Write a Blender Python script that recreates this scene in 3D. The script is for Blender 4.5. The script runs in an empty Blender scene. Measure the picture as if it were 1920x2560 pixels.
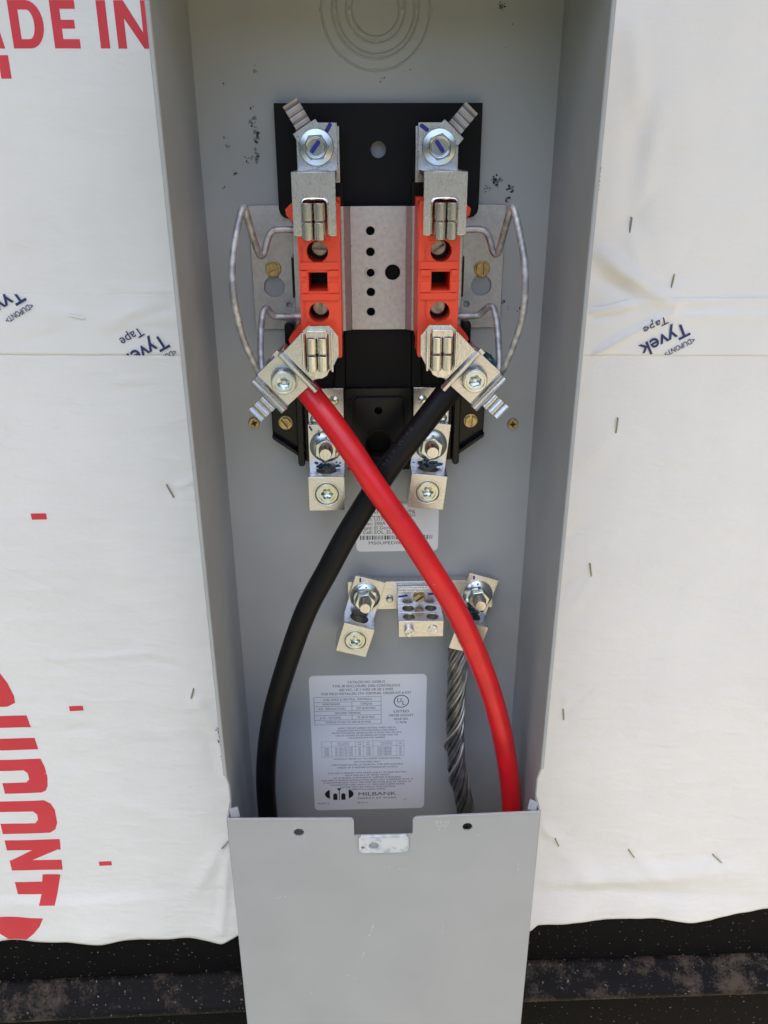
import bpy, bmesh, math, random
from mathutils import Matrix, Vector, noise
from mathutils.geometry import tessellate_polygon
R = math.radians
scene = bpy.context.scene
COL = scene.collection
rnd = random.Random(7)

# ------------------------------------------------------------------ camera
cam = bpy.data.cameras.new('camera'); cam_ob = bpy.data.objects.new('camera', cam); COL.objects.link(cam_ob)
yaw, pit, rol = 0.02883797, 0.4147957, -0.00256925
cy, sy, cp, sp = math.cos(yaw), math.sin(yaw), math.cos(pit), math.sin(pit)
fwd = Vector((sy*cp, cy*cp, -sp)); rgt = Vector((cy, -sy, 0)); upv = rgt.cross(fwd)
r2 = rgt*math.cos(rol) + upv*math.sin(rol); u2 = -rgt*math.sin(rol) + upv*math.cos(rol)
M = Matrix((r2, u2, -fwd)).transposed().to_4x4(); M.translation = Vector((-0.0163, -0.70704, 0.09755))
cam_ob.matrix_world = M
cam.sensor_fit = 'AUTO'; cam.sensor_width = 36; cam.lens = 29.25; cam.clip_start = 0.02; cam.clip_end = 2000
scene.camera = cam_ob

# ------------------------------------------------------------------ sky, sun, exposure
SUN_EL, SUN_AZ = 71, 205          # azimuth measured clockwise from the wall's inward normal: the sun stands in front of the wall
world = bpy.data.worlds.new('World'); scene.world = world; world.use_nodes = True
nt = world.node_tree; bg = nt.nodes['Background']
sky = nt.nodes.new('ShaderNodeTexSky'); sky.sky_type = 'NISHITA'; sky.sun_disc = False
sky.sun_elevation = R(SUN_EL); sky.sun_rotation = R(SUN_AZ); sky.air_density = 1.0; sky.dust_density = 3.0; sky.ozone_density = 0.8
nt.links.new(sky.outputs[0], bg.inputs[0]); bg.inputs[1].default_value = 0.15
sun = bpy.data.lights.new('sun', 'SUN'); sun.energy = 3.2; sun.angle = R(.5); sun.color = (1.0, 0.945, 0.85)
sun_ob = bpy.data.objects.new('sun', sun); COL.objects.link(sun_ob)
sd = Vector((math.sin(R(SUN_AZ))*math.cos(R(SUN_EL)), math.cos(R(SUN_AZ))*math.cos(R(SUN_EL)), math.sin(R(SUN_EL))))
sun_ob.rotation_euler = sd.to_track_quat('Z', 'Y').to_euler()
vs = scene.view_settings; vs.view_transform = 'Standard'; vs.look = 'None'; vs.gamma = 1; vs.exposure = 1.45

# ------------------------------------------------------------------ materials
MATS = {}
def crumple(m, sc, dist, st):
    t = m.node_tree; L = t.links.new; b = t.nodes['Principled BSDF']; first = b.inputs['Normal'].links[0].from_node
    tc = t.nodes.new('ShaderNodeTexCoord'); mp = t.nodes.new('ShaderNodeMapping'); mp.inputs['Scale'].default_value = st
    n = t.nodes.new('ShaderNodeTexNoise'); n.inputs['Scale'].default_value = sc; n.inputs['Detail'].default_value = 6; n.inputs['Distortion'].default_value = .25
    bp = t.nodes.new('ShaderNodeBump'); bp.inputs['Distance'].default_value = dist*.001
    L(tc.outputs['Object'], mp.inputs[0]); L(mp.outputs[0], n.inputs['Vector']); L(n.outputs['Fac'], bp.inputs['Height']); L(bp.outputs[0], first.inputs['Normal'])
def mat(name, col, rough=.5, metal=0., bump=None, var=None, spec=None, coat=0., aniso=None, speck=None):
    """bump=(scale, distance_mm, stretch)  var=(scale, other colour, lo, hi, stretch)  speck=(scale, threshold, colour)"""
    m = bpy.data.materials.new(name); m.use_nodes = True; t = m.node_tree; L = t.links.new
    b = t.nodes['Principled BSDF']
    b.inputs['Base Color'].default_value = (*col, 1); b.inputs['Roughness'].default_value = rough; b.inputs['Metallic'].default_value = metal
    if spec is not None: b.inputs['Specular IOR Level'].default_value = spec
    b.inputs['Coat Weight'].default_value = coat; b.inputs['Coat Roughness'].default_value = .15
    tc = t.nodes.new('ShaderNodeTexCoord')
    def noi(scale, stretch=(1, 1, 1), detail=4):
        mp = t.nodes.new('ShaderNodeMapping'); mp.inputs['Scale'].default_value = stretch
        n = t.nodes.new('ShaderNodeTexNoise'); n.inputs['Scale'].default_value = scale; n.inputs['Detail'].default_value = detail
        L(tc.outputs['Object'], mp.inputs[0]); L(mp.outputs[0], n.inputs['Vector']); return n
    src = None
    if var:
        sc, c2, lo, hi = var[:4]; st = var[4] if len(var) > 4 else (1, 1, 1)
        n = noi(sc, st, 6); r = t.nodes.new('ShaderNodeValToRGB')
        r.color_ramp.elements[0].position = lo; r.color_ramp.elements[1].position = hi
        r.color_ramp.elements[0].color = (*col, 1); r.color_ramp.elements[1].color = (*c2, 1)
        L(n.outputs['Fac'], r.inputs[0]); src = r.outputs[0]
        rr = t.nodes.new('ShaderNodeMapRange'); rr.inputs[3].default_value = max(.05, rough-.08); rr.inputs[4].default_value = min(1, rough+.12)
        L(n.outputs['Fac'], rr.inputs[0]); L(rr.outputs[0], b.inputs['Roughness'])
    if speck:
        sc, th, c3 = speck
        n = noi(sc, (1, 1, 1), 2); r = t.nodes.new('ShaderNodeValToRGB')
        r.color_ramp.elements[0].position = th; r.color_ramp.elements[1].position = th+.03
        mx = t.nodes.new('ShaderNodeMix'); mx.data_type = 'RGBA'
        L(n.outputs['Fac'], r.inputs[0]); L(r.outputs[0], mx.inputs[0])
        if src: L(src, mx.inputs[6])
        else: mx.inputs[6].default_value = (*col, 1)
        mx.inputs[7].default_value = (*c3, 1); src = mx.outputs[2]
    if src: L(src, b.inputs['Base Color'])
    if bump:
        sc, dist = bump[:2]; st = bump[2] if len(bump) > 2 else (1, 1, 1)
        n = noi(sc, st, 5); bp = t.nodes.new('ShaderNodeBump'); bp.inputs['Strength'].default_value = 1; bp.inputs['Distance'].default_value = dist*.001
        L(n.outputs['Fac'], bp.inputs['Height']); L(bp.outputs[0], b.inputs['Normal'])
    MATS[name] = m; return m
PAINT = mat('grey_enamel', (.345, .362, .37), .42, 0, (900, .02), (16, (.32, .336, .344), .35, .7))
PAINT_LIT = mat('grey_enamel_lightened', (.375, .392, .392), .48, 0, (1200, .03), (14, (.345, .362, .362), .35, .7), speck=(1500, .70, (.32, .335, .335)))  # same enamel with a lighter base colour, to brighten the box interior
SCRATCH = mat('scratched_paint', (.62, .63, .63), .5)
BARE = mat('scraped_enamel', (.56, .59, .61), .45, .1, None, (110, (.36, .44, .50), .50, .62))
GALV = mat('galvanised_steel', (.52, .51, .50), .46, .85, (700, .01), (260, (.45, .44, .43), .35, .7), speck=(600, .70, (.24, .23, .22)))
ALU = mat('tinned_aluminium', (.68, .68, .68), .27, .97, (160, .008, (6, 1, 1)), (200, (.56, .56, .555), .35, .72, (4, 1, 1)), speck=(420, .72, (.33, .31, .27)))
ALUB = mat('milled_aluminium', (.69, .685, .68), .28, .97, (180, .008, (1, 6, 1)), (240, (.60, .59, .585), .35, .7, (1, 5, 1)))
JAW = mat('bright_spring_steel', (.74, .74, .73), .24, 1., None, (70, (.60, .57, .50), .35, .7, (6, 1, 1)))
ZINC = mat('zinc_plated_steel', (.62, .68, .73), .22, 1., None, (55, (.66, .68, .54), .42, .66))
BRASS = mat('yellow_zinc_screw', (.54, .42, .21), .3, .95, (500, .02), (180, (.36, .27, .13), .35, .65))
DARKM = mat('dark_screw_steel', (.42, .36, .32), .3, .95, None, (200, (.28, .235, .20), .4, .6))
WIRE = mat('oxidised_aluminium_wire', (.30, .305, .315), .45, .5, (500, .08), (130, (.52, .52, .52), .42, .58))
STRAND = mat('dull_aluminium_strand', (.42, .41, .385), .36, .9, None, (120, (.22, .215, .205), .35, .7))
STRANDL = mat('aluminium_strand', (.46, .45, .42), .34, .9, None, (120, (.26, .255, .24), .35, .7))
BRIGHTSTRAND = mat('brighter_strand', (.55, .53, .46), .4, .8)
ORANGE = mat('orange_red_plastic', (.82, .075, .027), .36, 0, (400, .02), (40, (.72, .052, .02), .35, .7))
BLACKP = mat('black_moulded_plastic', (.005, .005, .0055), .26, 0, (300, .02), (30, (.006, .006, .0065), .4, .7), spec=.28)
BLACKM = mat('black_matte_board', (.0055, .0055, .0055), .55, 0, (900, .02), (25, (.008, .008, .008), .4, .7), spec=.15)
REDC = mat('red_cable_jacket', (.70, .012, .019), .31, 0, (70, .14), (35, (.55, .009, .014), .35, .75), speck=(330, .765, (.75, .22, .22)))
BLKC = mat('black_cable_jacket', (.004, .004, .0045), .45, 0, (60, .12), (35, (.007, .007, .0075), .35, .75), spec=.22, speck=(330, .76, (.05, .05, .05)))
PRINTW = mat('pale_cable_print', (.055, .055, .055), .6)
LABEL = mat('label_white', (.80, .81, .82), .42, 0, (200, .01), (18, (.76, .76, .75), .4, .75))
INK = mat('label_ink', (.012, .014, .02), .55)
INKL = mat('label_ink_small', (.035, .042, .055), .55)
BLUE = mat('blue_marker', (.012, .014, .22), .4)
GREASE = mat('dark_joint_compound', (.006, .035, .050), .18, 0, (220, .5), (200, (.02, .11, .13), .45, .65))
TAR = mat('black_smudge', (.02, .02, .018), .6, 0, (700, .1))
TARL = mat('grey_smudge', (.17, .175, .165), .6, 0, (700, .1))
WRAP = mat('house_wrap', (.77, .765, .745), .62, 0, (260, .10, (1, 1, 5)), (9, (.735, .73, .71), .35, .7))
TAPE = mat('seam_tape', (.77, .77, .76), .38, 0, (120, .06, (1, 1, 4)), (9, (.74, .74, .725), .35, .7))
crumple(WRAP, 24, 2.3, (1, 2.2, 1)); crumple(TAPE, 18, .8, (.6, 2.6, 1))
REDI = mat('red_print', (.60, .035, .05), .6, 0, None, (30, (.64, .05, .065), .35, .7))
NAVY = mat('navy_print', (.018, .032, .12), .5)
STAPLE = mat('staple_wire', (.34, .33, .25), .35, .9)
SKIRT = mat('dusty_black_metal', (.0035, .0036, .0042), .5, 0, (250, .05), (26, (.005, .005, .0052), .4, .7), spec=.06, speck=(260, .69, (.17, .145, .12)))
SKIRTD = mat('dust_dappled_black_metal', (.006, .006, .007), .6, 0, (160, .3), spec=.1, speck=(260, .68, (.20, .165, .135)))
def dust_dapple_nodes(m):  # patches carry both ledge dust and sun dapples in the colour
    t = m.node_tree; L = t.links.new; b = t.nodes['Principled BSDF']; old = b.inputs['Base Color'].links[0].from_socket
    tc = t.nodes.new('ShaderNodeTexCoord'); acc = None
    for sc, wt in ((19, 1.0), (75, .55), (330, .55)):
        n = t.nodes.new('ShaderNodeTexNoise'); n.inputs['Scale'].default_value = sc; n.inputs['Detail'].default_value = 5; L(tc.outputs['Object'], n.inputs['Vector'])
        mu = t.nodes.new('ShaderNodeMath'); mu.operation = 'MULTIPLY_ADD'; mu.inputs[1].default_value = wt; L(n.outputs['Fac'], mu.inputs[0])
        if acc: L(acc, mu.inputs[2])
        else: mu.inputs[2].default_value = 0
        acc = mu.outputs[0]
    r = t.nodes.new('ShaderNodeMapRange'); r.inputs[1].default_value = 1.03; r.inputs[2].default_value = 1.30; r.clamp = True; L(acc, r.inputs[0])
    mx = t.nodes.new('ShaderNodeMix'); mx.data_type = 'RGBA'; L(r.outputs[0], mx.inputs[0]); L(old, mx.inputs[6]); mx.inputs[7].default_value = (.070, .055, .042, 1); L(mx.outputs[2], b.inputs['Base Color'])
dust_dapple_nodes(SKIRTD)
GROUNDM = mat('dry_grass_ground', (.17, .17, .125), .95, 0, (8, 20), (1.5, (.12, .13, .085), .4, .65))
def bounce_ground_nodes(m):  # tan added towards the right, to bounce warm light onto the wall
    t = m.node_tree; L = t.links.new; b = t.nodes['Principled BSDF']; old = b.inputs['Base Color'].links[0].from_socket
    tc = t.nodes.new('ShaderNodeTexCoord'); sp = t.nodes.new('ShaderNodeSeparateXYZ'); L(tc.outputs['Object'], sp.inputs[0])
    n = t.nodes.new('ShaderNodeTexNoise'); n.inputs['Scale'].default_value = .9; L(tc.outputs['Object'], n.inputs['Vector'])
    a = t.nodes.new('ShaderNodeMath'); a.operation = 'MULTIPLY_ADD'; a.inputs[1].default_value = 2.0; L(n.outputs['Fac'], a.inputs[0]); L(sp.outputs[0], a.inputs[2])
    r = t.nodes.new('ShaderNodeMapRange'); r.inputs[1].default_value = .6; r.inputs[2].default_value = 1.8; L(a.outputs[0], r.inputs[0])
    mx = t.nodes.new('ShaderNodeMix'); mx.data_type = 'RGBA'; L(r.outputs[0], mx.inputs[0]); L(old, mx.inputs[6]); mx.inputs[7].default_value = (.31, .265, .175, 1); L(mx.outputs[2], b.inputs['Base Color'])
bounce_ground_nodes(GROUNDM)
LEAF = mat('leaves', (.075, .10, .035), .6, 0, None, (1.2, (.05, .075, .025), .4, .6))
SOFFIT = mat('soffit_boards', (.50, .42, .30), .6)  # tan so the added eave bounces warm light down

# ------------------------------------------------------------------ builders.  Box frame: u right, v up, w out of the wall, in millimetres
RX = Matrix.Rotation(R(90), 4, 'X')
def frame(o, org, rot=0):
    o.matrix_world = Matrix.Translation(Vector((org[0], -org[2], org[1]))*.001) @ RX @ Matrix.Rotation(R(rot), 4, 'Z')
def circ(cx, cy_, r, n=32, ph=0):
    return [(cx+r*math.cos(2*math.pi*i/n+ph), cy_+r*math.sin(2*math.pi*i/n+ph)) for i in range(n)]
def rect(u0, u1, v0, v1): return [(u0, v0), (u1, v0), (u1, v1), (u0, v1)]
def rrect(u0, u1, v0, v1, r, n=5):
    out = []
    for cx, cy_, a in ((u1-r, v0+r, -90), (u1-r, v1-r, 0), (u0+r, v1-r, 90), (u0+r, v0+r, 180)):
        out += [(cx+r*math.cos(R(a+90*i/n)), cy_+r*math.sin(R(a+90*i/n))) for i in range(n+1)]
    return out
def smooth_path(pts, k=8):
    P = [Vector(p) for p in pts]; P = [P[0]*2-P[1]] + P + [P[-1]*2-P[-2]]; out = []
    for i in range(1, len(P)-2):
        p0, p1, p2, p3 = P[i-1:i+3]
        for j in range(k):
            t = j/k
            out.append(.5*((2*p1)+(p2-p0)*t+(2*p0-5*p1+4*p2-p3)*t*t+(3*p1-p0-3*p2+p3)*t**3))
    out.append(P[-2]); return out
def fill(loops):
    """triangles (index triples) filling an outline with holes"""
    b = bmesh.new(); k = 0
    for l in loops:
        V = [b.verts.new((x, y, 0)) for x, y in l]
        for i in range(len(V)): b.edges.new((V[i], V[(i+1) % len(V)]))
    b.verts.index_update(); b.verts.ensure_lookup_table()
    bmesh.ops.triangle_fill(b, use_beauty=True, use_dissolve=False, edges=b.edges[:], normal=(0, 0, 1))
    out = []
    for f in b.faces:
        t = [v.index for v in f.verts]
        out.append(t if f.normal.z >= 0 else t[::-1])
    b.free(); return out
class MB:
    def __init__(s): s.bm = bmesh.new(); s.mats = []; s.cur = 0; s.m0 = 0
    def m(s, material):
        if material not in s.mats: s.mats.append(material)
        s.cur = s.mats.index(material); return s
    def _f(s, vs):
        try: f = s.bm.faces.new(vs); f.material_index = s.cur; return f
        except ValueError: return None
    def mark(s): s.m0 = len(s.bm.verts); return s
    def apply(s, Mx):
        s.bm.verts.ensure_lookup_table()
        for i in range(s.m0, len(s.bm.verts)): s.bm.verts[i].co = Mx @ s.bm.verts[i].co
        return s
    def prism(s, outer, w0, w1, holes=(), axis='w'):
        """outline in (a,b) pushed along c;  axis 'w': (u,v)->w, 'v': (u,w)->v, 'u': (v,w)->u"""
        to = {'w': lambda a, b, c: (a, b, c), 'v': lambda a, b, c: (a, c, b), 'u': lambda a, b, c: (c, a, b)}[axis]
        loops = [outer]+list(holes); flat = [p for l in loops for p in l]
        lo = [s.bm.verts.new(to(a, b, w0)) for a, b in flat]; hi = [s.bm.verts.new(to(a, b, w1)) for a, b in flat]
        if len(loops) == 1 and len(outer) <= 64 and convexish(outer):
            s._f(lo[::-1]); s._f(hi)
        else:
            for t in fill(loops):
                s._f([lo[i] for i in t[::-1]]); s._f([hi[i] for i in t])
        k = 0
        for l in loops:
            n = len(l)
            for i in range(n):
                j = (i+1) % n; s._f([lo[k+i], lo[k+j], hi[k+j], hi[k+i]])
            k += n
        return s
    def box(s, u0, u1, v0, v1, w0, w1): return s.prism(rect(u0, u1, v0, v1), w0, w1)
    def lathe(s, cu, cv, prof, n=32, ph=0):
        rings = []
        for r, w in prof:
            if r <= 1e-6: rings.append([s.bm.verts.new((cu, cv, w))])
            else: rings.append([s.bm.verts.new((cu+r*math.cos(2*math.pi*i/n+ph), cv+r*math.sin(2*math.pi*i/n+ph), w)) for i in range(n)])
        for a, b in zip(rings, rings[1:]):
            for i in range(n):
                j = (i+1) % n
                if len(a) == 1 and len(b) == 1: continue
                if len(a) == 1: s._f([a[0], b[i], b[j]])
                elif len(b) == 1: s._f([a[i], a[j], b[0]])
                else: s._f([a[i], a[j], b[j], b[i]])
        return s
    def tube(s, path, r, n=16, k=8, caps=True):
        P = smooth_path(path, k) if k else [Vector(p) for p in path]
        T = [(P[min(i+1, len(P)-1)]-P[max(i-1, 0)]).normalized() for i in range(len(P))]
        N = Vector((0, 0, 1)); N = (N-T[0]*N.dot(T[0])).normalized() if abs(T[0].z) < .95 else Vector((1, 0, 0))
        rings = []
        for i, p in enumerate(P):
            N = (N-T[i]*N.dot(T[i])).normalized(); B = T[i].cross(N)
            rr = r(i/(len(P)-1)) if callable(r) else r
            rings.append([s.bm.verts.new(p+(N*math.cos(2*math.pi*j/n)+B*math.sin(2*math.pi*j/n))*rr) for j in range(n)])
        for a, b in zip(rings, rings[1:]):
            for j in range(n): s._f([a[j], a[(j+1) % n], b[(j+1) % n], b[j]])
        if caps: s._f(rings[0][::-1]); s._f(rings[-1])
        return s
    def poly(s, pts, w):
        V = [s.bm.verts.new((a, b, w)) for a, b in pts]
        for t in fill([pts]): s._f([V[i] for i in t])
        return s
    def text(s, txt, size, u, v, w, rot=0, align='CENTER', bold=0., sx=1., space=1., fit=None):
        vs_, fs = text_mesh(txt, bold, align, space)
        if fit: sx = fit/(size*(max(x for x, y in vs_)-min(x for x, y in vs_)))
        c, q = math.cos(R(rot)), math.sin(R(rot))
        V = [s.bm.verts.new((u+(x*sx*c-y*q)*size, v+(x*sx*q+y*c)*size, w)) for x, y in vs_]
        for f in fs: s._f([V[i] for i in f])
        return s
    def build(s, name, material=None, parent=None, bevel=.35, angle=38, local=False, recalc=True, org=None, rot=0, seg=2):
        if recalc: bmesh.ops.recalc_face_normals(s.bm, faces=s.bm.faces)
        o0 = Vector((0, 0, 0))
        if parent is not None and not local: o0 = Vector(parent['_org'])
        if org is not None: o0 = Vector(org)
        for v in s.bm.verts: v.co = (v.co-o0)*.001
        me = bpy.data.meshes.new(name); s.bm.to_mesh(me); s.bm.free()
        for mm in (s.mats or [material]): me.materials.append(mm)
        for p in me.polygons: p.use_smooth = True
        me.set_sharp_from_angle(angle=R(angle))
        o = bpy.data.objects.new(name, me); COL.objects.link(o)
        if parent is not None: o.parent = parent
        else: frame(o, org or (0, 0, 0), rot); o['_org'] = org or (0, 0, 0)
        if bevel:
            b = o.modifiers.new('bevel', 'BEVEL'); b.width = bevel*.001; b.segments = seg; b.limit_method = 'ANGLE'; b.angle_limit = R(40); b.harden_normals = False
        return o
def convexish(p):
    n = len(p); sgn = 0
    for i in range(n):
        a, b, c = p[i], p[(i+1) % n], p[(i+2) % n]
        cr = (b[0]-a[0])*(c[1]-b[1])-(b[1]-a[1])*(c[0]-b[0])
        if abs(cr) < 1e-9: continue
        if sgn == 0: sgn = 1 if cr > 0 else -1
        elif (cr > 0) != (sgn > 0): return False
    return True
_tc = {}
def text_mesh(txt, bold, align, space):
    key = (txt, bold, align, space)
    if key not in _tc:
        c = bpy.data.curves.new('t', 'FONT'); c.body = txt; c.size = 1; c.align_x = align; c.offset = bold; c.space_character = space; c.resolution_u = 3
        o = bpy.data.objects.new('t', c); COL.objects.link(o)
        dg = bpy.context.evaluated_depsgraph_get(); me = bpy.data.meshes.new_from_object(o.evaluated_get(dg))
        _tc[key] = ([(v.co.x, v.co.y) for v in me.vertices], [tuple(p.vertices) for p in me.polygons])
        bpy.data.objects.remove(o); bpy.data.curves.remove(c); bpy.data.meshes.remove(me)
    return _tc[key]
def tag(o, label, cat, group=None, kind=None):
    o['label'] = label; o['category'] = cat
    if group: o['group'] = group
    if kind: o['kind'] = kind
    return o
def thing(name, label, cat, org, rot=0, group=None):
    o = bpy.data.objects.new(name, None); COL.objects.link(o); o.empty_display_size = .01
    frame(o, org, rot); o['_org'] = org
    return tag(o, label, cat, group)
def mir(pts, s, c=-1.): return [(c+s*a, b) for a, b in pts]

# slotted / hex screw heads -------------------------------------------------
def slot_screw(cu, cv, w, r, ang, material, name, parent, h=3., local=False, hexed=True):
    mb = MB().m(material)
    mb.lathe(cu, cv, [(0, w), (r, w), (r, w+.7), (r*.95, w+1.0), (r*.72, w+1.0), (0, w+1.0)], 28)
    c, q = math.cos(R(ang)), math.sin(R(ang)); g_ = r*.16; rr = r*.84
    def half(sg):
        pts = []
        if hexed:
            # right half of a hexagon cut along the slot
            hx = [(rr*math.cos(R(k)), rr*math.sin(R(k))) for k in (0, 60, 120, 180)]
            x_ = rr-g_*.577; pts = [(x_, g_), hx[1], hx[2], (-x_, g_)]
        else:
            a0 = math.asin(g_/rr); pts = [(rr*math.cos(a0+(math.pi-2*a0)*k/14), rr*math.sin(a0+(math.pi-2*a0)*k/14)) for k in range(15)]
        pts = [(x, sg*y) for x, y in pts]
        return [(cu+x*c-y*q, cv+x*q+y*c) for x, y in pts]
    mb.prism(half(1), w+.9, w+h); mb.prism(half(-1), w+.9, w+h)
    return mb.build(name, material, parent, .25, local=local)
def hex_socket_screw(cu, cv, w0, w1, r, material, name, parent, hexr=None, local=False, lobes=False):
    hexr = hexr or r*.55
    mb = MB().m(material)
    hole = circ(cu, cv, hexr, 6, .3)
    if lobes: hole = [(cu+hexr*(1+.13*math.cos(6*a))*math.cos(a), cv+hexr*(1+.13*math.cos(6*a))*math.sin(a)) for a in [2*math.pi*i/36 for i in range(36)]]
    mb.prism(circ(cu, cv, r, 36), min(w0, w1-7.3), w1-7.2)
    mb.prism(circ(cu, cv, r, 36), w1-7.1, w1-1.0, [hole])
    mb.prism(circ(cu, cv, r*.93, 36), w1-1.01, w1-.05, [circ(cu, cv, r*.74, 30)])
    mb.lathe(cu, cv, [(hexr*1.12, w1-5.2), (hexr*.62, w1-6.6), (hexr*.42, w1-6.7), (hexr*.40, w1-4.2), (0, w1-4.0)], 24)
    # a thread groove ring round the barrel
    for k in range(3): mb.lathe(cu, cv, [(r-.2, w1-2.2-k*2.0), (r+.4, w1-2.7-k*2.0), (r+.4, w1-3.3-k*2.0), (r-.2, w1-3.8-k*2.0)], 36)
    return mb.build(name, material, parent, .3, local=local)

# ------------------------------------------------------------------ ground, house wrap, tape, skirting
g = MB().m(GROUNDM); g.prism([(-3e5, -3e5), (3e5, -3e5), (3e5, 3e5), (-3e5, 3e5)], -1320, -1300, axis='v')
go = g.build('ground', GROUNDM, None, 0); go['kind'] = 'structure'

def seg_d(x, z, p, q):
    ax, az, bx, bz = *p, *q; dx, dz = bx-ax, bz-az; L2 = dx*dx+dz*dz
    t = ((x-ax)*dx+(z-az)*dz)/L2; tc = min(1, max(0, t))
    d = math.hypot(x-ax-dx*tc, z-az-dz*tc); side = ((x-ax)*dz-(z-az)*dx)/math.sqrt(L2)
    return d, side, tc
CREASES = [  # start, end, width, height: folds and pulls in the sheet
    ((186, 14), (214, -6), 7, 5.0), ((214, -6), (250, -24), 7, 4.0), ((186, -6), (214, -14), 5, -2.2),
    ((182, -33), (214, -27), 3.0, 2.6), ((182, -38), (206, -34), 3, -1.6), ((214, -27), (331, -23), 3, 1.3),
    ((190, -68), (216, -53), 2.2, 2.6), ((216, -53), (252, -33), 2.6, 2.2), ((250, -35), (335, -37), 4, 1.2),
    ((207, 46), (204, 120), 10, -2.0), ((204, 120), (192, 180), 7, 1.8), ((222, 130), (212, 60), 9, 1.6), ((240, 110), (225, 190), 14, 1.0),
    ((300, 90), (290, 170), 16, -1.2), ((207, 30), (222, -4), 6, 1.5), ((-220, -8), (-170, -14), 3, 1.4), ((-232, -40), (-190, -22), 8, 1.4),
    ((-300, -28), (-240, -34), 5, .8), ((-250, 60), (-235, -10), 16, 1.2), ((-290, 100), (-262, 20), 14, -1.0),
    ((-190, -416), (-178, -470), 9, 2.2), ((-185, -440), (-176, -540), 7, -1.4), ((-178, -620), (-215, -690), 9, 2.0), ((-174, -640), (-190, -750), 5, 2.6),
    ((-195, -740), (-186, -690), 6, -1.5), ((-330, -372), (-230, -367), 3.5, 1.0), ((-290, -560), (-230, -585), 9, .9),
    ((198, -624), (178, -600), 6, 1.5), ((203, -635), (250, -700), 14, 2.0), ((200, -690), (420, -680), 15, 3.2), ((180, -705), (430, -722), 12, -1.6),
    ((290, -650), (330, -690), 8, 1.5), ((205, -280), (185, -330), 10, .9), ((214, -134), (190, -170), 10, 1.0)]
STAPLES = [  # u, v of the middle, angle, length, where
    (207.2, 36.4, 88, 13.4), (248, -8.7, 84, 13.2), (214.6, -134, 89, 13), (204.7, -279.5, 101, 13), (193.1, -452, 98, 12.6),
    (200.4, -629.5, 113, 12.2), (288.6, -650, 123, 13), (390.9, -662, 134, 17), (-191.8, -191.8, 113, 13), (-192.5, -415, 73, 11), (-175.7, -621, 50, 11), (-252.7, -33, 168, 13)]
_cr = random.Random(21)
for (u, v, a, l) in STAPLES[:11]:                 # puckers pulling out from each staple
    for k in range(4):
        q = R(_cr.uniform(0, 360)); r0, r1 = _cr.uniform(6, 9), _cr.uniform(20, 42)
        CREASES.append(((u+r0*math.cos(q), v+r0*math.sin(q)), (u+r1*math.cos(q), v+r1*math.sin(q)), _cr.uniform(1.8, 3.4), _cr.choice((-1, 1))*_cr.uniform(.35, .8)))
for k in range(60):                               # small handling creases
    x_ = _cr.choice((-1, 1))*_cr.uniform(165, 430); z_ = _cr.uniform(-700, 190); q = R(_cr.gauss(0, 28)); L_ = _cr.uniform(12, 48)
    CREASES.append(((x_, z_), (x_+L_*math.cos(q), z_+L_*math.sin(q)), _cr.uniform(1.6, 4.0), _cr.choice((-1, 1))*_cr.uniform(.25, .65)))
for k in range(16):                               # wrinkles along the tape
    x_ = _cr.choice((-1, 1))*_cr.uniform(170, 330); z_ = _cr.uniform(-62, -14); q = R(_cr.gauss(8, 14)); L_ = _cr.uniform(20, 60)
    CREASES.append(((x_, z_), (x_+L_*math.cos(q), z_+L_*math.sin(q)), _cr.uniform(1.4, 3.0), _cr.choice((-1, 1))*_cr.uniform(.35, .8)))
def hgt(x, z):
    h = 2.4*noise.noise(Vector((x*.009, z*.006, 1.3))) + .9*noise.noise(Vector((x*.024, z*.008, 3.3))) + .45*noise.noise(Vector((x*.03, z*.026, 5.1))) + .14*noise.noise(Vector((x*.05, z*.16, 9.)))
    for p, q, wd, am in CREASES:
        if x < min(p[0], q[0])-3*wd or x > max(p[0], q[0])+3*wd or z < min(p[1], q[1])-3*wd or z > max(p[1], q[1])+3*wd: continue
        d, sd_, t = seg_d(x, z, p, q)
        h += 1.6*am*math.exp(-(d/wd)**2)*(.35+.65*math.sin(math.pi*(.12+.76*t)))*(1 if sd_ < 0 else 1)
    for (u, v, a, l) in STAPLES:
        d2 = (x-u)**2+(z-v)**2
        if d2 < 2500: h -= 1.1*math.exp(-d2/90.)
    if z < -640:                                   # the loose hem lifts off the wall
        t = min(1, (-640-z)/110.); side = 1 if x > 0 else -1
        h += t*t*(5+3.5*math.sin(x*.035+1)+1.5*math.sin(x*.09))
        if x < -190 and z < -690: h += 3.5*min(1, (-690-z)/12.)*max(0, min(1, (-205-x)/90.))
    return h
def lerp_tab(x, tab):
    for (a, ya), (b, yb) in zip(tab, tab[1:]):
        if x <= b: return ya+(yb-ya)*max(0, min(1, (x-a)/(b-a)))
    return tab[-1][1]
def hem(x):
    return lerp_tab(x, [(-1100, -757), (-455, -759), (-300, -762), (-205, -768), (-190, -770), (-170, -757), (0, -757), (178, -765), (186, -755), (230, -753.5), (262, -756), (300, -751.5), (345, -751.5), (395, -754), (425, -747), (470, -744), (1100, -744)]) + .8*noise.noise(Vector((x*.05, 0, 0)))
def axis(a, b, ins, ine, fine, coarse):
    out = []; x = a
    while x < b-1e-6: out.append(x); x += fine if ins <= x < ine else coarse
    out.append(b); return out
WALLW = -4.0
def tape_drop(z): return .3-.71*max(0, min(1, (-42-z)/7.))
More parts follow.
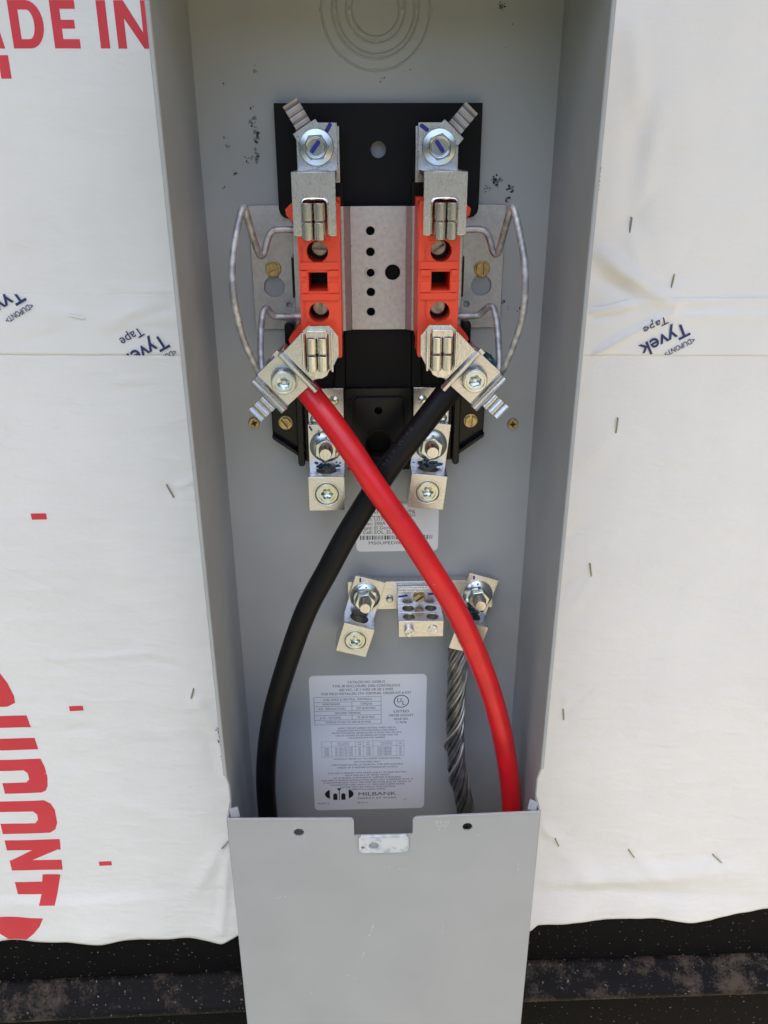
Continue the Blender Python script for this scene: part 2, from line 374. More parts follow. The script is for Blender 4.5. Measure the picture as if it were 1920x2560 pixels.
def sheet(name, zlo, zhi, off, material, lowfun=None, hifun=None, xs=None, zfine=3.0):
    xs = xs or (axis(-4000, -1000, 9, 9, 1, 300)[:-1] + axis(-1000, 1000, -480, 500, 3.4, 26) + axis(1000, 4000, 9, 9, 1, 300)[1:])
    zs = axis(zlo, zhi, -780, 210, zfine, 26)
    V, F = [], []
    for z in zs:
        for x in xs:
            zz = z
            if lowfun and z < zlo+60: zz = (zlo+60)-((zlo+60)-z)/60.*((zlo+60)-lowfun(x))
            if hifun: # tape: both edges follow functions
                t = (z-zlo)/(zhi-zlo); a, b = hifun(x); zz = a+(b-a)*t
            V.append((x*.001, zz*.001, (WALLW+(tape_drop(zz) if hifun else off)+hgt(x, zz))*.001))
    n = len(xs)
    for j in range(len(zs)-1):
        for i in range(n-1): a = j*n+i; F.append((a, a+1, a+n+1, a+n))
    me = bpy.data.meshes.new(name); me.from_pydata(V, [], F); me.materials.append(material)
    for p in me.polygons: p.use_smooth = True
    o = bpy.data.objects.new(name, me); COL.objects.link(o); frame(o, (0, 0, 0)); o['_org'] = (0, 0, 0)
    sm = o.modifiers.new('thickness', 'SOLIDIFY'); sm.thickness = .00015; sm.offset = -1
    return o
def tape_edges(x): return (-65.4-(x+320)/660*6.6+.5*noise.noise(Vector((x*.03, 3, 0))), -13.6-(x+313)/643*8-(8*math.exp(-((x-185)/22.)**2)))
wl = sheet('house_wrap', -760, 12, -.5, WRAP, lowfun=hem)
tag(wl, 'white lower house wrap sheet with large red lettering and a ragged hem above black skirting', 'house wrap', 'house wrap sheets on the wall')
wu = sheet('house_wrap', -41, 1240, 0, WRAP)
tag(wu, 'white upper house wrap sheet with the red words MADE IN, above the seam tape', 'house wrap', 'house wrap sheets on the wall')
tp = sheet('seam_tape', -66, -14, .3, TAPE, hifun=tape_edges)
tag(tp, 'white seam tape band with navy printed words running across the wall behind the box', 'seam tape')
def printed(mb, parent, material, off, clip=None):
    """drape flat print over the sheet: cut it fine, clip to the tape, lift it onto the surface"""
    bm = mb.bm
    us = [v.co.x for v in bm.verts]; vs_ = [v.co.y for v in bm.verts]
    for k in range(int(min(us)//8), int(max(us)//8)+1):
        bmesh.ops.bisect_plane(bm, geom=bm.verts[:]+bm.edges[:]+bm.faces[:], plane_co=(k*8, 0, 0), plane_no=(1, 0, 0))
    for k in range(int(min(vs_)//8), int(max(vs_)//8)+1):
        bmesh.ops.bisect_plane(bm, geom=bm.verts[:]+bm.edges[:]+bm.faces[:], plane_co=(0, k*8, 0), plane_no=(0, 1, 0))
    if clip:
        for co, no in clip: bmesh.ops.bisect_plane(bm, geom=bm.verts[:]+bm.edges[:]+bm.faces[:], plane_co=(*co, 0), plane_no=(*no, 0), clear_outer=True)
    for v in bm.verts: v.co.z = WALLW+(off+tape_drop(v.co.y) if clip else off)+hgt(v.co.x, v.co.y)
    return mb.build('printed_lettering', material, parent, 0, recalc=False)
# red print on the upper sheet: (M)ADE IN and the tail of the line below
mb = MB().m(REDI)
def slab(mb, pts): mb.poly(pts, 0)
def ring_poly(mb, outer, inner):
    V = [mb.bm.verts.new((a, b, 0)) for a, b in outer+inner]
    for t in fill([outer, inner]): mb._f([V[i] for i in t])
B0, T0 = 164.0, 195.0
slab(mb, [(-300, B0), (-293, B0), (-286.5, T0), (-281.5, T0), (-275.5, B0), (-282.5, B0), (-284.2, 171), (-291.6, 171)] [::-1])
Dc = lambda r0, rx: [( -256+rx*math.cos(R(a)), 179.5+r0*math.sin(R(a))) for a in range(90, -91, -15)]
ring_poly(mb, [(-269, B0)] + [(p[0], p[1]) for p in reversed(Dc(15.5, 11.5))] + [(-269, T0)], [(-262.2, 170)] + [(p[0], p[1]) for p in reversed(Dc(9.5, 4.6))] + [(-262.2, 189)])
slab(mb, [(-238.5, B0), (-219.7, B0), (-219.7, 170), (-231.6, 170), (-231.6, 176.8), (-222, 176.8), (-222, 182.4), (-231.6, 182.4), (-231.6, 189.4), (-220.4, 189.4), (-220.4, T0), (-238.5, T0)])
slab(mb, [(-205, B0), (-198.2, B0), (-198.2, T0), (-205, T0)])
slab(mb, [(-192.3, B0), (-185.9, B0), (-185.9, 183.5), (-173.2, B0), (-166.6, B0), (-166.6, T0), (-173, T0), (-173, 174.5), (-185.3, T0), (-192.3, T0)])
o = printed(mb, wu, REDI, .18); o['label'] = 'red words MADE IN'
mb = MB().m(REDI)
slab(mb, [(-292, 153), (-282.2, 153), (-282.2, 144.2), (-274.4, 144.2), (-274.4, 159.7), (-292, 159.7)])
printed(mb, wu, REDI, .18)
# red print on the lower sheet: DUPONT standing on end inside its oval, and small registration dashes
mb = MB().m(REDI)
def top(v): return lerp_tab(-v, [(360, -392), (385, -381), (416, -374), (440, -365.5), (455, -363.5), (484, -361), (500, -358.5), (540, -357), (575, -356.4), (610, -357.5), (652, -361), (662, -366), (702, -376), (730, -392)])
base = -418
def warp(pts):       # letter drawn in (depth 0..1 from base to arc, v)
    return [(base+(top(v)-base)*d, v) for d, v in pts]
def bar(v0, v1, d0=0, d1=1, n=4):
    return warp([(d0, v0)]+[(d1, v0+(v1-v0)*i/n) for i in range(n+1)]+[(d0, v1)])
slab(mb, warp([(0, -385.5), (.92, -385.5), (1, -400), (1, -416), (.93, -424), (.72, -428.7), (0, -428.7)]))
slab(mb, bar(-440, -455)); slab(mb, bar(-469, -484))
slab(mb, warp([(0, -496.5), (.97, -496.5), (1, -508), (1, -522), (.97, -533), (.92, -539), (.84, -541.5), (.2, -541.5), (.2, -527), (.62, -527), (.68, -523), (.68, -515), (.62, -511), (0, -511)][::-1]))
slab(mb, warp([(0, -552), (.85, -552), (.95, -557), (1, -566), (1, -584), (.95, -593), (.85, -597.5), (0, -597.5), (0, -583), (.62, -583), (.68, -578), (.68, -571), (.62, -566.5), (0, -566.5)][::-1]))
slab(mb, bar(-607, -622)); slab(mb, bar(-637, -652)); slab(mb, warp([(1, -607.5), (1, -620), (.42, -637.4), (0, -651), (0, -638), (.5, -621)]))
slab(mb, warp([(0, -670), (.62, -670), (.62, -659), (1, -659), (1, -703), (.56, -703), (.6, -689), (0, -689)]))
slab(mb, [(-470, -724), (-455, -721), (-420, -721.5), (-393, -722.5), (-399, -735), (-408, -747), (-419, -758), (-440, -758), (-452, -742), (-470, -728)])
o = printed(mb, wl, REDI, -.28); o['label'] = 'large red lettering reading DUPONT down the sheet'
for u, v in ((-313.5, -432.4), (-312.4, -645.6), (-314.2, -214.7)):
    mb = MB().m(REDI); slab(mb, rect(u-7, u+7, v-3.1, v+3.1)); o = printed(mb, wl, REDI, -.28); o.name = 'printed_dash'
mb = MB().m(NAVY)
for u, v in ((-164.6, -470), (-163.6, -493)): mb.text('Tyvek' if v > -490 else 'Home', 9, u-2, v, 0, 95, 'CENTER', .01)
printed(mb, wl, NAVY, -.28)
mb = MB().m(INK); mb.text('TYVEK', 9, 177.4, 103, 0, 90, 'CENTER', .02, .7); mb.text('HOME', 9, 177.8, 73, 0, 90, 'CENTER', .02, .7); printed(mb, wu, INK, .18)
# navy print on the tape
mb = MB().m(NAVY)
def tyvek(mb, u, v, rot, k=1.):
    q = Matrix.Rotation(R(rot), 2)
    for t, sz, du, dv, b, sx in (('Tyvek', 17.5, 0, 0, .016, 1.0), ('Tape', 11.0, 3, -14, .004, 1.0), ('<DUPONT>', 6.6, -9, 15.5, .012, .8)):
        p = q @ Vector((du, dv)); mb.text(t, sz*k, u+p.x, v+p.y, 0, rot, 'CENTER', b, sx)
yl0, yl1 = tape_edges(-250); yr0, yr1 = tape_edges(250)
d = Vector((500, yl1-yr1)).normalized()
for u, v in ((245, -51.6), (-202, -58), (-316, -18)):
    mb = MB().m(NAVY); tyvek(mb, u, v, 208)
    o = printed(mb, tp, NAVY, 1.0, clip=[((-250, yl1-.3), (d.y*0+.0124, 1)), ((-250, yl0+.4), (-.01, -1))])
# staples
def staple_mesh(l):
    mb = MB().m(STAPLE); h = l/2
    mb.tube([(-h, 0, -2.5), (-h, 0, .2), (-h+.8, 0, .85), (0, 0, 1.0), (h-.8, 0, .85), (h, 0, .2), (h, 0, -2.5)], .75, 8, 4); return mb
SL = ['staple high on the right wrap, close to the grey box', 'staple in the right wrap just above the slanting Tyvek print', 'staple below the tape on the right wrap, upper of the two beside the box middle',
      'staple on the right wrap halfway down, nearest the box edge', 'staple on the right wrap level with the white paper label', 'staple beside the cover top at the right side of the box',
      'staple near the right hem, between two other staples', 'longest staple near the right hem, farthest from the box', 'staple on the left wrap below the tape, near the box', 'staple on the left wrap level with the red dash beside DUPONT',
      'staple at the left of the cover, touching the box edge', 'staple pressed under the seam tape on the left, between the printed words']
for i, (u, v, a, l) in enumerate(STAPLES):
    off = .6 if i != 11 else .9
    o = staple_mesh(l).build('staple', STAPLE, None, 0, org=(0, 0, 0)); frame(o, (u, v, WALLW+off+hgt(u, v)-.3), a)
    tag(o, SL[i], 'staple', 'staples in the house wrap')
    if i == 11: o.data.materials[0] = TAPE
# skirting boards, one each side of the box
def skirting(u0, u1, tilt, label, dz):
    vz = lambda v, u: v+tilt*(u-(310 if u0 > 0 else -310))
    prof = [(a+dz, b) for a, b in [(-690, -14), (-690, -9), (-827, -8), (-831, -6.5), (-834, -2), (-848, 25), (-851, 27.5), (-854, 27.8), (-862, 8), (-1100, 6), (-1100, -14)]]
    t = thing('skirting_board', label, 'skirting', ((u0+u1)/2, -830, -8), 0, 'black skirting at the foot of the wall')
    def ext(idx, name, material, closed):
        mb = MB().m(material); n = 40
        rows = []
        for i in range(n+1):
            u = u0+(u1-u0)*i/n; rows.append([mb.bm.verts.new((u, vz(prof[j][0], u), prof[j][1])) for j in idx])
        for a, b in zip(rows, rows[1:]):
            for j in range(len(idx)-1): mb._f([a[j], a[j+1], b[j+1], b[j]])
            if closed: mb._f([a[-1], a[0], b[0], b[-1]])
        if closed: mb._f(rows[0]); mb._f(rows[-1])
        return mb.build(name, material, t, 0, angle=25)
    ext([0, 1, 2, 3, 4, 8, 9, 10], 'board', SKIRT, True)
    mb = MB().m(SKIRTD); n = 60; lp = [(a+dz, b) for a, b in [(-830, -6.2), (-833.2, -1), (-840, 12), (-847.6, 26.2), (-850.6, 28.8), (-853.6, 29.2), (-860, 27), (-864, 20)]]
    rows = []
    for i in range(n+1):
        u = u0+(u1-u0)*i/n; rows.append([mb.bm.verts.new((u, vz(v, u), w+.35*noise.noise(Vector((u*.04, v*.1, 2))))) for v, w in lp])
    for a, b in zip(rows, rows[1:]):
        for j in range(len(lp)-1): mb._f([a[j], a[j+1], b[j+1], b[j]])
    o = mb.build('ledge', SKIRTD, t, 0, angle=40)
    sm = o.modifiers.new('thickness', 'SOLIDIFY'); sm.thickness = .001; sm.offset = -1
    return t
skirting(-1000, -141.8, .024, 'dusty black metal skirting with a stepped ledge, left of the grey box', -1.5)
skirting(141.8, 1000, .007, 'dusty black metal skirting with a stepped ledge, right of the grey box', 5.5)

# unseen trees added behind the viewer, for dark reflections and less side light
def tree_mass():
    rg = random.Random(3); V, F = [], []
    for i in range(13000):
        a = rg.uniform(-1.5, 1.5); rad = rg.uniform(11, 17); top_ = 3.0+6.5*(abs(a)/1.35)**2+1.2*noise.noise(Vector((a*5, 1, 0)))+1.0*noise.noise(Vector((a*17, 4, 0)))  # raised at the flanks to cut side light into the box
        p = Vector((rad*math.sin(a), -rad*math.cos(a), -1.3+top_*rg.random()**.75)); n = Vector((rg.gauss(0, 1), rg.gauss(0, 1), rg.gauss(0, 1))).normalized(); t = n.orthogonal().normalized(); b = n.cross(t); k = rg.uniform(.22, .5); i0 = len(V)
        V += [p+t*k, p+b*k*.6, p-t*k, p-b*k*.6]; F.append((i0, i0+1, i0+2, i0+3))
    me = bpy.data.meshes.new('added_tree_screen'); me.from_pydata([tuple(v) for v in V], [], F); me.materials.append(LEAF)
    o = bpy.data.objects.new('added_tree_screen', me); COL.objects.link(o); return tag(o, 'unseen green trees added facing the wall to shape its light', 'trees', None, 'stuff')
tree_mass()
# unseen roof edge added above: its shade keeps the sun off the wall
ev = thing('added_shade_eave', 'unseen tan roof eave added above the wall to shade it', 'eave', (0, 1200, 0))
MB().m(SOFFIT).box(-4000, 4000, 1200, 1215, -20, 720).build('soffit', SOFFIT, ev, 2)
MB().m(SOFFIT).box(-4000, 4000, 1170, 1330, 720.5, 745).build('fascia', SOFFIT, ev, 2)
# ------------------------------------------------------------------ the meter box
box = thing('meter_box', 'long grey open metal meter box mounted upright on the white wall', 'meter box', (0, -1250, 0))
D = 132.5; ZT = 205; ZB = -1250; KZ = -404
MB().m(PAINT_LIT).box(-139.4, 139.4, ZB, ZT, -2.6, 0).build('back_panel', PAINT_LIT, box, .4)
for s in (-1, 1):
    pr = [(ZB, -2), (ZB, D-12), (KZ-22, D-12), (KZ, D), (ZT, D), (ZT, -2)]
    mb = MB().m(PAINT); mb.prism([(b, a) for a, b in [(w, z) for z, w in pr]], min(s*137.8, s*139.4), max(s*137.8, s*139.4), axis='u')
    sd_o = mb.build('side_panel', PAINT, box, .5)
    h_ = MB().m(PAINT); h_.prism(rrect(min(s*137.2, s*140.4), max(s*137.2, s*140.4), D-5, D+1, 1.4), KZ, ZT, axis='v')
    ho = h_.build('edge_hem', PAINT, None, 0, org=box['_org']); ho.parent = sd_o; ho.matrix_world = Matrix.Identity(4); ho.matrix_basis = Matrix.Identity(4)
MB().m(PAINT).box(-139.4, 139.4, ZT, ZT+2, -2, D).build('top_panel', PAINT, box, .4)
MB().m(PAINT).box(-139.4, 139.4, ZB-2, ZB, -2, D-1).build('bottom_panel', PAINT, box, .4)
# concentric knockouts pressed into the back
for r in (39.7, 31.8, 28.6, 21.6, 17.4):
    mb = MB().m(PAINT_LIT); n = 72
    mb.lathe(-1, 188.5, [(r-1.1, -.2), (r-.5, 1.0), (r+.1, 1.1), (r+.5, .6), (r+.9, -.2)], n)
    mb.build('knockout_ring', PAINT_LIT, box, 0)
mb = MB().m(PAINT_LIT)
for a in (-90, 0, 180):
    for r in (39.7, 30.2, 19.5):
        mb = MB().m(PAINT_LIT); mb.lathe(-1+r*math.cos(R(a)), 188.5+r*math.sin(R(a)), [(2.6, -.2), (1.7, .45), (0, .6)], 12)
        mb.build('knockout_tab', PAINT_LIT, box, 0)
# cross-head screws holding the back
for u, v, a in ((-110.3, -126, 20), (119.1, -129.7, 5)):
    mb = MB().m(BRASS); arms = []
    cross = [(.75, .75), (.75, 2.6), (-.75, 2.6), (-.75, .75), (-2.6, .75), (-2.6, -.75), (-.75, -.75), (-.75, -2.6), (.75, -2.6), (.75, -.75), (2.6, -.75), (2.6, .75)]
    c, q = math.cos(R(a)), math.sin(R(a))
    mb.prism(circ(u, v, 4.6, 28), .2, 2.2, [[(u+x*c-y*q, v+x*q+y*c) for x, y in cross]]); mb.lathe(u, v, [(5.0, 0), (5.0, .7), (4.5, 1.2)], 28)
    mb.m(TAR).prism(circ(u, v, 4.3, 20), 0, .5)  # black disc as the floor of the cross recess
    mb.build('screw', BRASS, box, .2)
# tarry smudges on the back panel
def smudge(clusters, name='smudge'):
    for cu, cv, ru, rv, n, big in clusters:
        mb = MB()
        for _ in range(int(n*.75)):
            a = rnd.uniform(0, 6.283); k = rnd.random()**.7
            u, v = cu+ru*k*math.cos(a), cv+rv*k*math.sin(a); r = .85*big*rnd.uniform(.16, 1)**1.8
            mb.m(TAR if rnd.random() < .38 else TARL)
            m_ = 8; ph = rnd.random()
            mb.poly([(u+r*rnd.uniform(.5, 1.2)*math.cos(2*math.pi*i/m_+ph), v+r*rnd.uniform(.5, 1.3)*math.sin(2*math.pi*i/m_+ph)) for i in range(m_)], .12+rnd.random()*.1)
        mb.build(name, TAR, box, 0, recalc=False)
smudge([(-96, 112, 3.5, 7, 26, 2.2), (-93.5, 104, 2, 5, 20, 2.2), (-94, 90, 2, 6, 30, 2), (-100, 88, 8, 3, 26, 1.5), (-117, 99, 2.5, 6, 22, 1.4), (-112, 78, 2, 4, 16, 1.3)])
smudge([(-92, 150, 2, 4, 14, 1.6), (-116, 140, 1.5, 1.5, 10, 1.5), (-95, 124, 2, 2, 8, 1.2), (-121, 68, 2, 2, 8, 1.2), (-106, 62, 6, 12, 6, 1.0)])
smudge([(94, 72, 5, 5, 34, 2.0), (87, 66, 2.5, 3, 18, 1.8), (104, 66, 4.5, 3, 30, 1.8), (103, 58, 3, 2, 16, 1.6), (84, 66, 12, 2, 6, .8)])
smudge([(92, 191, 2.5, 3.5, 24, 1.7), (101, 180, 1.5, 1.5, 6, .9), (97, 165, 3, 1, 5, .8), (7, 143, 10, 1.5, 12, 1.0), (18, 150, 12, 4, 8, .8)])
smudge([(104, -23, 2.5, 3, 16, 1.6), (121, -32, 5, 6, 26, 1.5), (110, -28, 3, 2, 8, 1.4), (119, 5, 2.5, 6, 12, 1.2), (126, -20, 3, 9, 10, 1.1)])
# front cover below
cov = MB().m(PAINT)
ol = [(-142.6, -1240), (142.6, -1240), (142.6, -452.2), (28.2, -456)]
def arc(cx, cy_, r, a0, a1, n=5): return [(cx+r*math.cos(R(a0+(a1-a0)*i/n)), cy_+r*math.sin(R(a0+(a1-a0)*i/n))) for i in range(n+1)]
ol = [(-140.8, -1240), (140.8, -1240), (140.8, -452.4)] + [(29.5, -455.4)] + arc(28.3, -458.2, 2.8, 90, 180, 4) + [(25.5, -475.2), (-27.6, -475.2)] + arc(-30.4, -457.4, 2.8, 0, 90, 4) + [(-140.8, -452.4)]
cov.prism(ol, D, D+1.8, [circ(-77.4, -469.8, 4.6, 24), circ(75.2, -467.9, 4.5, 24)])
fc = cov.build('front_cover', PAINT, box, .7)
def sub(mb, name, material, par, bevel=.3):
    o = mb.build(name, material, None, bevel, org=box['_org']); o.parent = par; o.matrix_basis = Matrix.Identity(4); return o
for s in (-1, 1):
    mb = MB().m(PAINT); mb.prism(rrect(min(s*139.6, s*141.3), max(s*139.6, s*141.3), D-24, D+1.8, .9), -1240, -452.6, axis='v'); sub(mb, 'side_flange', PAINT, fc, 0)
    mb = MB().m(PAINT); mb.mark(); mb.prism([(-4.2, -3), (4.2, -4), (4.0, 6.0), (-3.6, 6.6)], -.6, .6)
    mb.apply(Matrix.Translation(Vector((s*134.4, -452, D-4))) @ Matrix.Rotation(R(-s*28), 4, 'Y') @ Matrix.Rotation(R(-24), 4, 'X')); sub(mb, 'retaining_tab', PAINT, fc, .3)
mb = MB().m(PAINT); mb.tube([(-140.4, -452.8, D+.9), (-29.6, -455.7, D+.9)], 1.35, 10, 0); sub(mb, 'top_fold', PAINT, fc, 0); mb = MB().m(PAINT); mb.tube([(28.6, -455.8, D+.9), (140.4, -452.8, D+.9)], 1.35, 10, 0); sub(mb, 'top_fold', PAINT, fc, 0)
mb = MB().m(BARE); mb.prism(rrect(-23.6, 21.8, -494.2, -474, 4.5), D+2.4, D+4.2, [circ(-10, -485.4, 4.4, 24), circ(-19.6, -487.6, 1.7, 14)])
mb.m(PAINT).box(-22, 20.5, -475.4, -473.8, D+1.9, D+3.6); mb.m(BARE).prism(rrect(-3.5, 17.5, -491.5, -479.5, 3), D+4.1, D+4.7)
mb.m(BARE).tube([(-21.5, -474.4, D+3.4), (19.8, -474.4, D+3.4)], 1.5, 10, 0)
sub(mb, 'latch_tab', BARE, fc, .4)
# scratches on the cover
def scratch(u0, v0, u1, v1, wd, n=6):
    mb = MB().m(SCRATCH)
    for i in range(n):
        t0, t1 = i/n+rnd.uniform(0, .08), (i+1)/n-rnd.uniform(0, .1)
        if rnd.random() < .2: continue
        x0, y0, x1, y1 = u0+(u1-u0)*t0, v0+(v1-v0)*t0, u0+(u1-u0)*t1, v0+(v1-v0)*t1
        L = math.hypot(x1-x0, y1-y0) or 1; nx, ny = -(y1-y0)/L*wd, (x1-x0)/L*wd; j = rnd.uniform(-.5, .5)
        mb.poly([(x0+j, y0), (x1-nx+j, y1-ny), (x1+nx+j, y1+ny)], D+1.86)
    sub(mb, 'scratch', SCRATCH, fc, 0)
for k in range(9): u = 46+k*1.5+rnd.uniform(-.5, .5); scratch(u, -459, u-.6, -459-rnd.uniform(5, 15), .22, 3)
scratch(-9, -563, -13, -602, .5, 9); scratch(-11, -588, -15, -603, .8, 6); scratch(-82, -483, -62, -483.5, .25, 6); scratch(80, -478, 100, -478, .25, 6)
scratch(-104, -550, -92, -548, .4, 4); scratch(-6, -512, 22, -519, .3, 8); scratch(-20, -625, -22, -633, .4, 3); scratch(-40, -655, -26, -665, .4, 5); scratch(-75, -680, -72, -690, .4, 3); scratch(55, -560, 57, -620, .15, 7); scratch(124, -510, 126, -530, .2, 3)

# ------------------------------------------------------------------ black insulating plate
mb = MB().m(BLACKM)
ol = [(-78.4, 127)] + [(-78.4+7-7*math.cos(R(a)), 45+7-7*math.sin(R(a))) for a in (0, 30, 60, 90)] + [(79.4-7+7*math.sin(R(a)), 45+7-7*math.cos(R(a))) for a in (0, 30, 60, 90)] + [(79.4, 127)]
mb.prism(ol, 7, 9.5, [circ(.2, 94.8, 6, 32)])
o = mb.build('insulating_plate', BLACKM, None, .5, org=(0, 45, 7)); tag(o, 'flat matt black insulating board with one round hole, behind the upper terminals', 'insulating board')

# ------------------------------------------------------------------ galvanised mounting bracket
br = thing('mounting_bracket', 'grey galvanised steel bracket with a column of holes between the orange blocks', 'bracket', (0, -43, 1))
mb = MB().m(GALV)
HZ = (-41, 54.6)
holes = [circ(-6.7, z, 3.3, 24) for z in (36.3, 20.4, 4.5, -10.8, -26.5)] + [circ(11, 4.6, 6.0, 28)]
mb.prism(rect(-22.5, 21.5, *HZ), 18, 20, holes)
mb.build('web', GALV, br, .4)
mb = MB().m(GALV); mb.prism(circ(-6.7, 4.5, 4.6, 24), 19.5, 21, [circ(-6.7, 4.5, 3.1, 24)]); mb.build('bushing', GALV, br, .3)
for s in (-1, 1):
    mb = MB().m(GALV)
    prof = [(21.9, 18), (26.3, 22.6), (67, 22.6), (67, 3), (65, 3), (65, 20.6), (27.3, 20.6)]
    prof = [(21.9, 20.01), (27, 24.6), (67, 24.6), (67, 3), (65, 3), (65, 22.6), (28, 22.6), (22.1, 18)]
    mb.prism([(-.6+s*a, w) for a, w in prof], *HZ, axis='v'); mb.build('channel_rail', GALV, br, .5)
    mb = MB().m(GALV)
    kh = []
    cu, cv = -86, -8.8
    kr = 8.2; kr2 = 3.9
    kh = [(cu+kr*math.cos(R(a)), cv+kr*math.sin(R(a))) for a in range(-240, 61, 15)] + [(cu+kr2, cv+9.5), (cu+kr2, cv+14.5), (cu-kr2, cv+14.5), (cu-kr2, cv+9.5)]
    ol = rect(-103.4, -66.5, -43.4, 54.4)
    ho = [kh, circ(-74.2, -23.8, 2.4, 18)]
    if s > 0: ol, ho[0], ho[1] = [[(-.8-a, b) for a, b in l][::-1] for l in (ol, kh, ho[1])]
    mb.prism(ol, .6, 2.6, ho); mb.build('base_flange', GALV, br, .4)
    slot_screw(-86 if s < 0 else 85.2, 5.6 if s < 0 else 4.8, 2.6, 6.6, 22 if s < 0 else 92, BRASS, 'screw', br, 3.4)
    mb = MB().m(BLACKP); mb.box(*sorted((-.8+s*67.2, -.8+s*68.4)), -14, 17, 2.6, 26); mb.build('slot_shade', BLACKP, br, .1)  # black strip standing for the shaded inside of the slot

# ------------------------------------------------------------------ corrugated clip used on every line terminal, drawn along +t
def clip_strip(mb, t0, t1, n0, n1, w0, th, waves, amp, Mx):
    mb.mark(); N = 48; top_, bot = [], []
    for i in range(N+1):
        t = t0+(t1-t0)*i/N; ph = (i/N)*waves
        z = w0+amp*(abs(math.sin(math.pi*ph))**.7)
        top_.append((t, z+th)); bot.append((t, z))
    mb.prism(top_+bot[::-1], n0, n1, axis='v')
    return mb.apply(Mx)
def rotM(u, v, ang, s=1):   # local t axis turned to ang degrees at (u,v)
    return Matrix.Translation(Vector((u, v, 0))) @ Matrix.Rotation(R(ang), 4, 'Z')

# ------------------------------------------------------------------ jaw terminals, bypass blocks, wires: left (s=-1) and right (s=1)
SIDE = {-1: 'left', 1: 'right'}
def jaw_pair(par, xs_, zrows, w, c):
    for x in xs_:
        mb = MB().m(JAW)
        for z0, z1 in zrows:
            n = 14; r = 4.05
            pts = [(x+r, w-20)] + [(x+r*math.cos(math.pi*i/n), w-r+r*.95*math.sin(math.pi*i/n)) for i in range(n+1)] + [(x-r, w-20), (x-r+.9, w-20)] + [(x-(r-.9)*math.cos(math.pi*i/n), w-r+(r-.9)*.95*math.sin(math.pi*i/n)) for i in range(n+1)] + [(x+r-.9, w-20)]
            mb.prism(pts, z0, z1, axis='v')
        z0, z1 = zrows[1][1], zrows[0][0]
        mb.m(DARKM).box(x-3.2, x+3.2, z0-1, z1+1, w-12, w-3.2)
        mb.build('jaw_contact', JAW, par, .25)
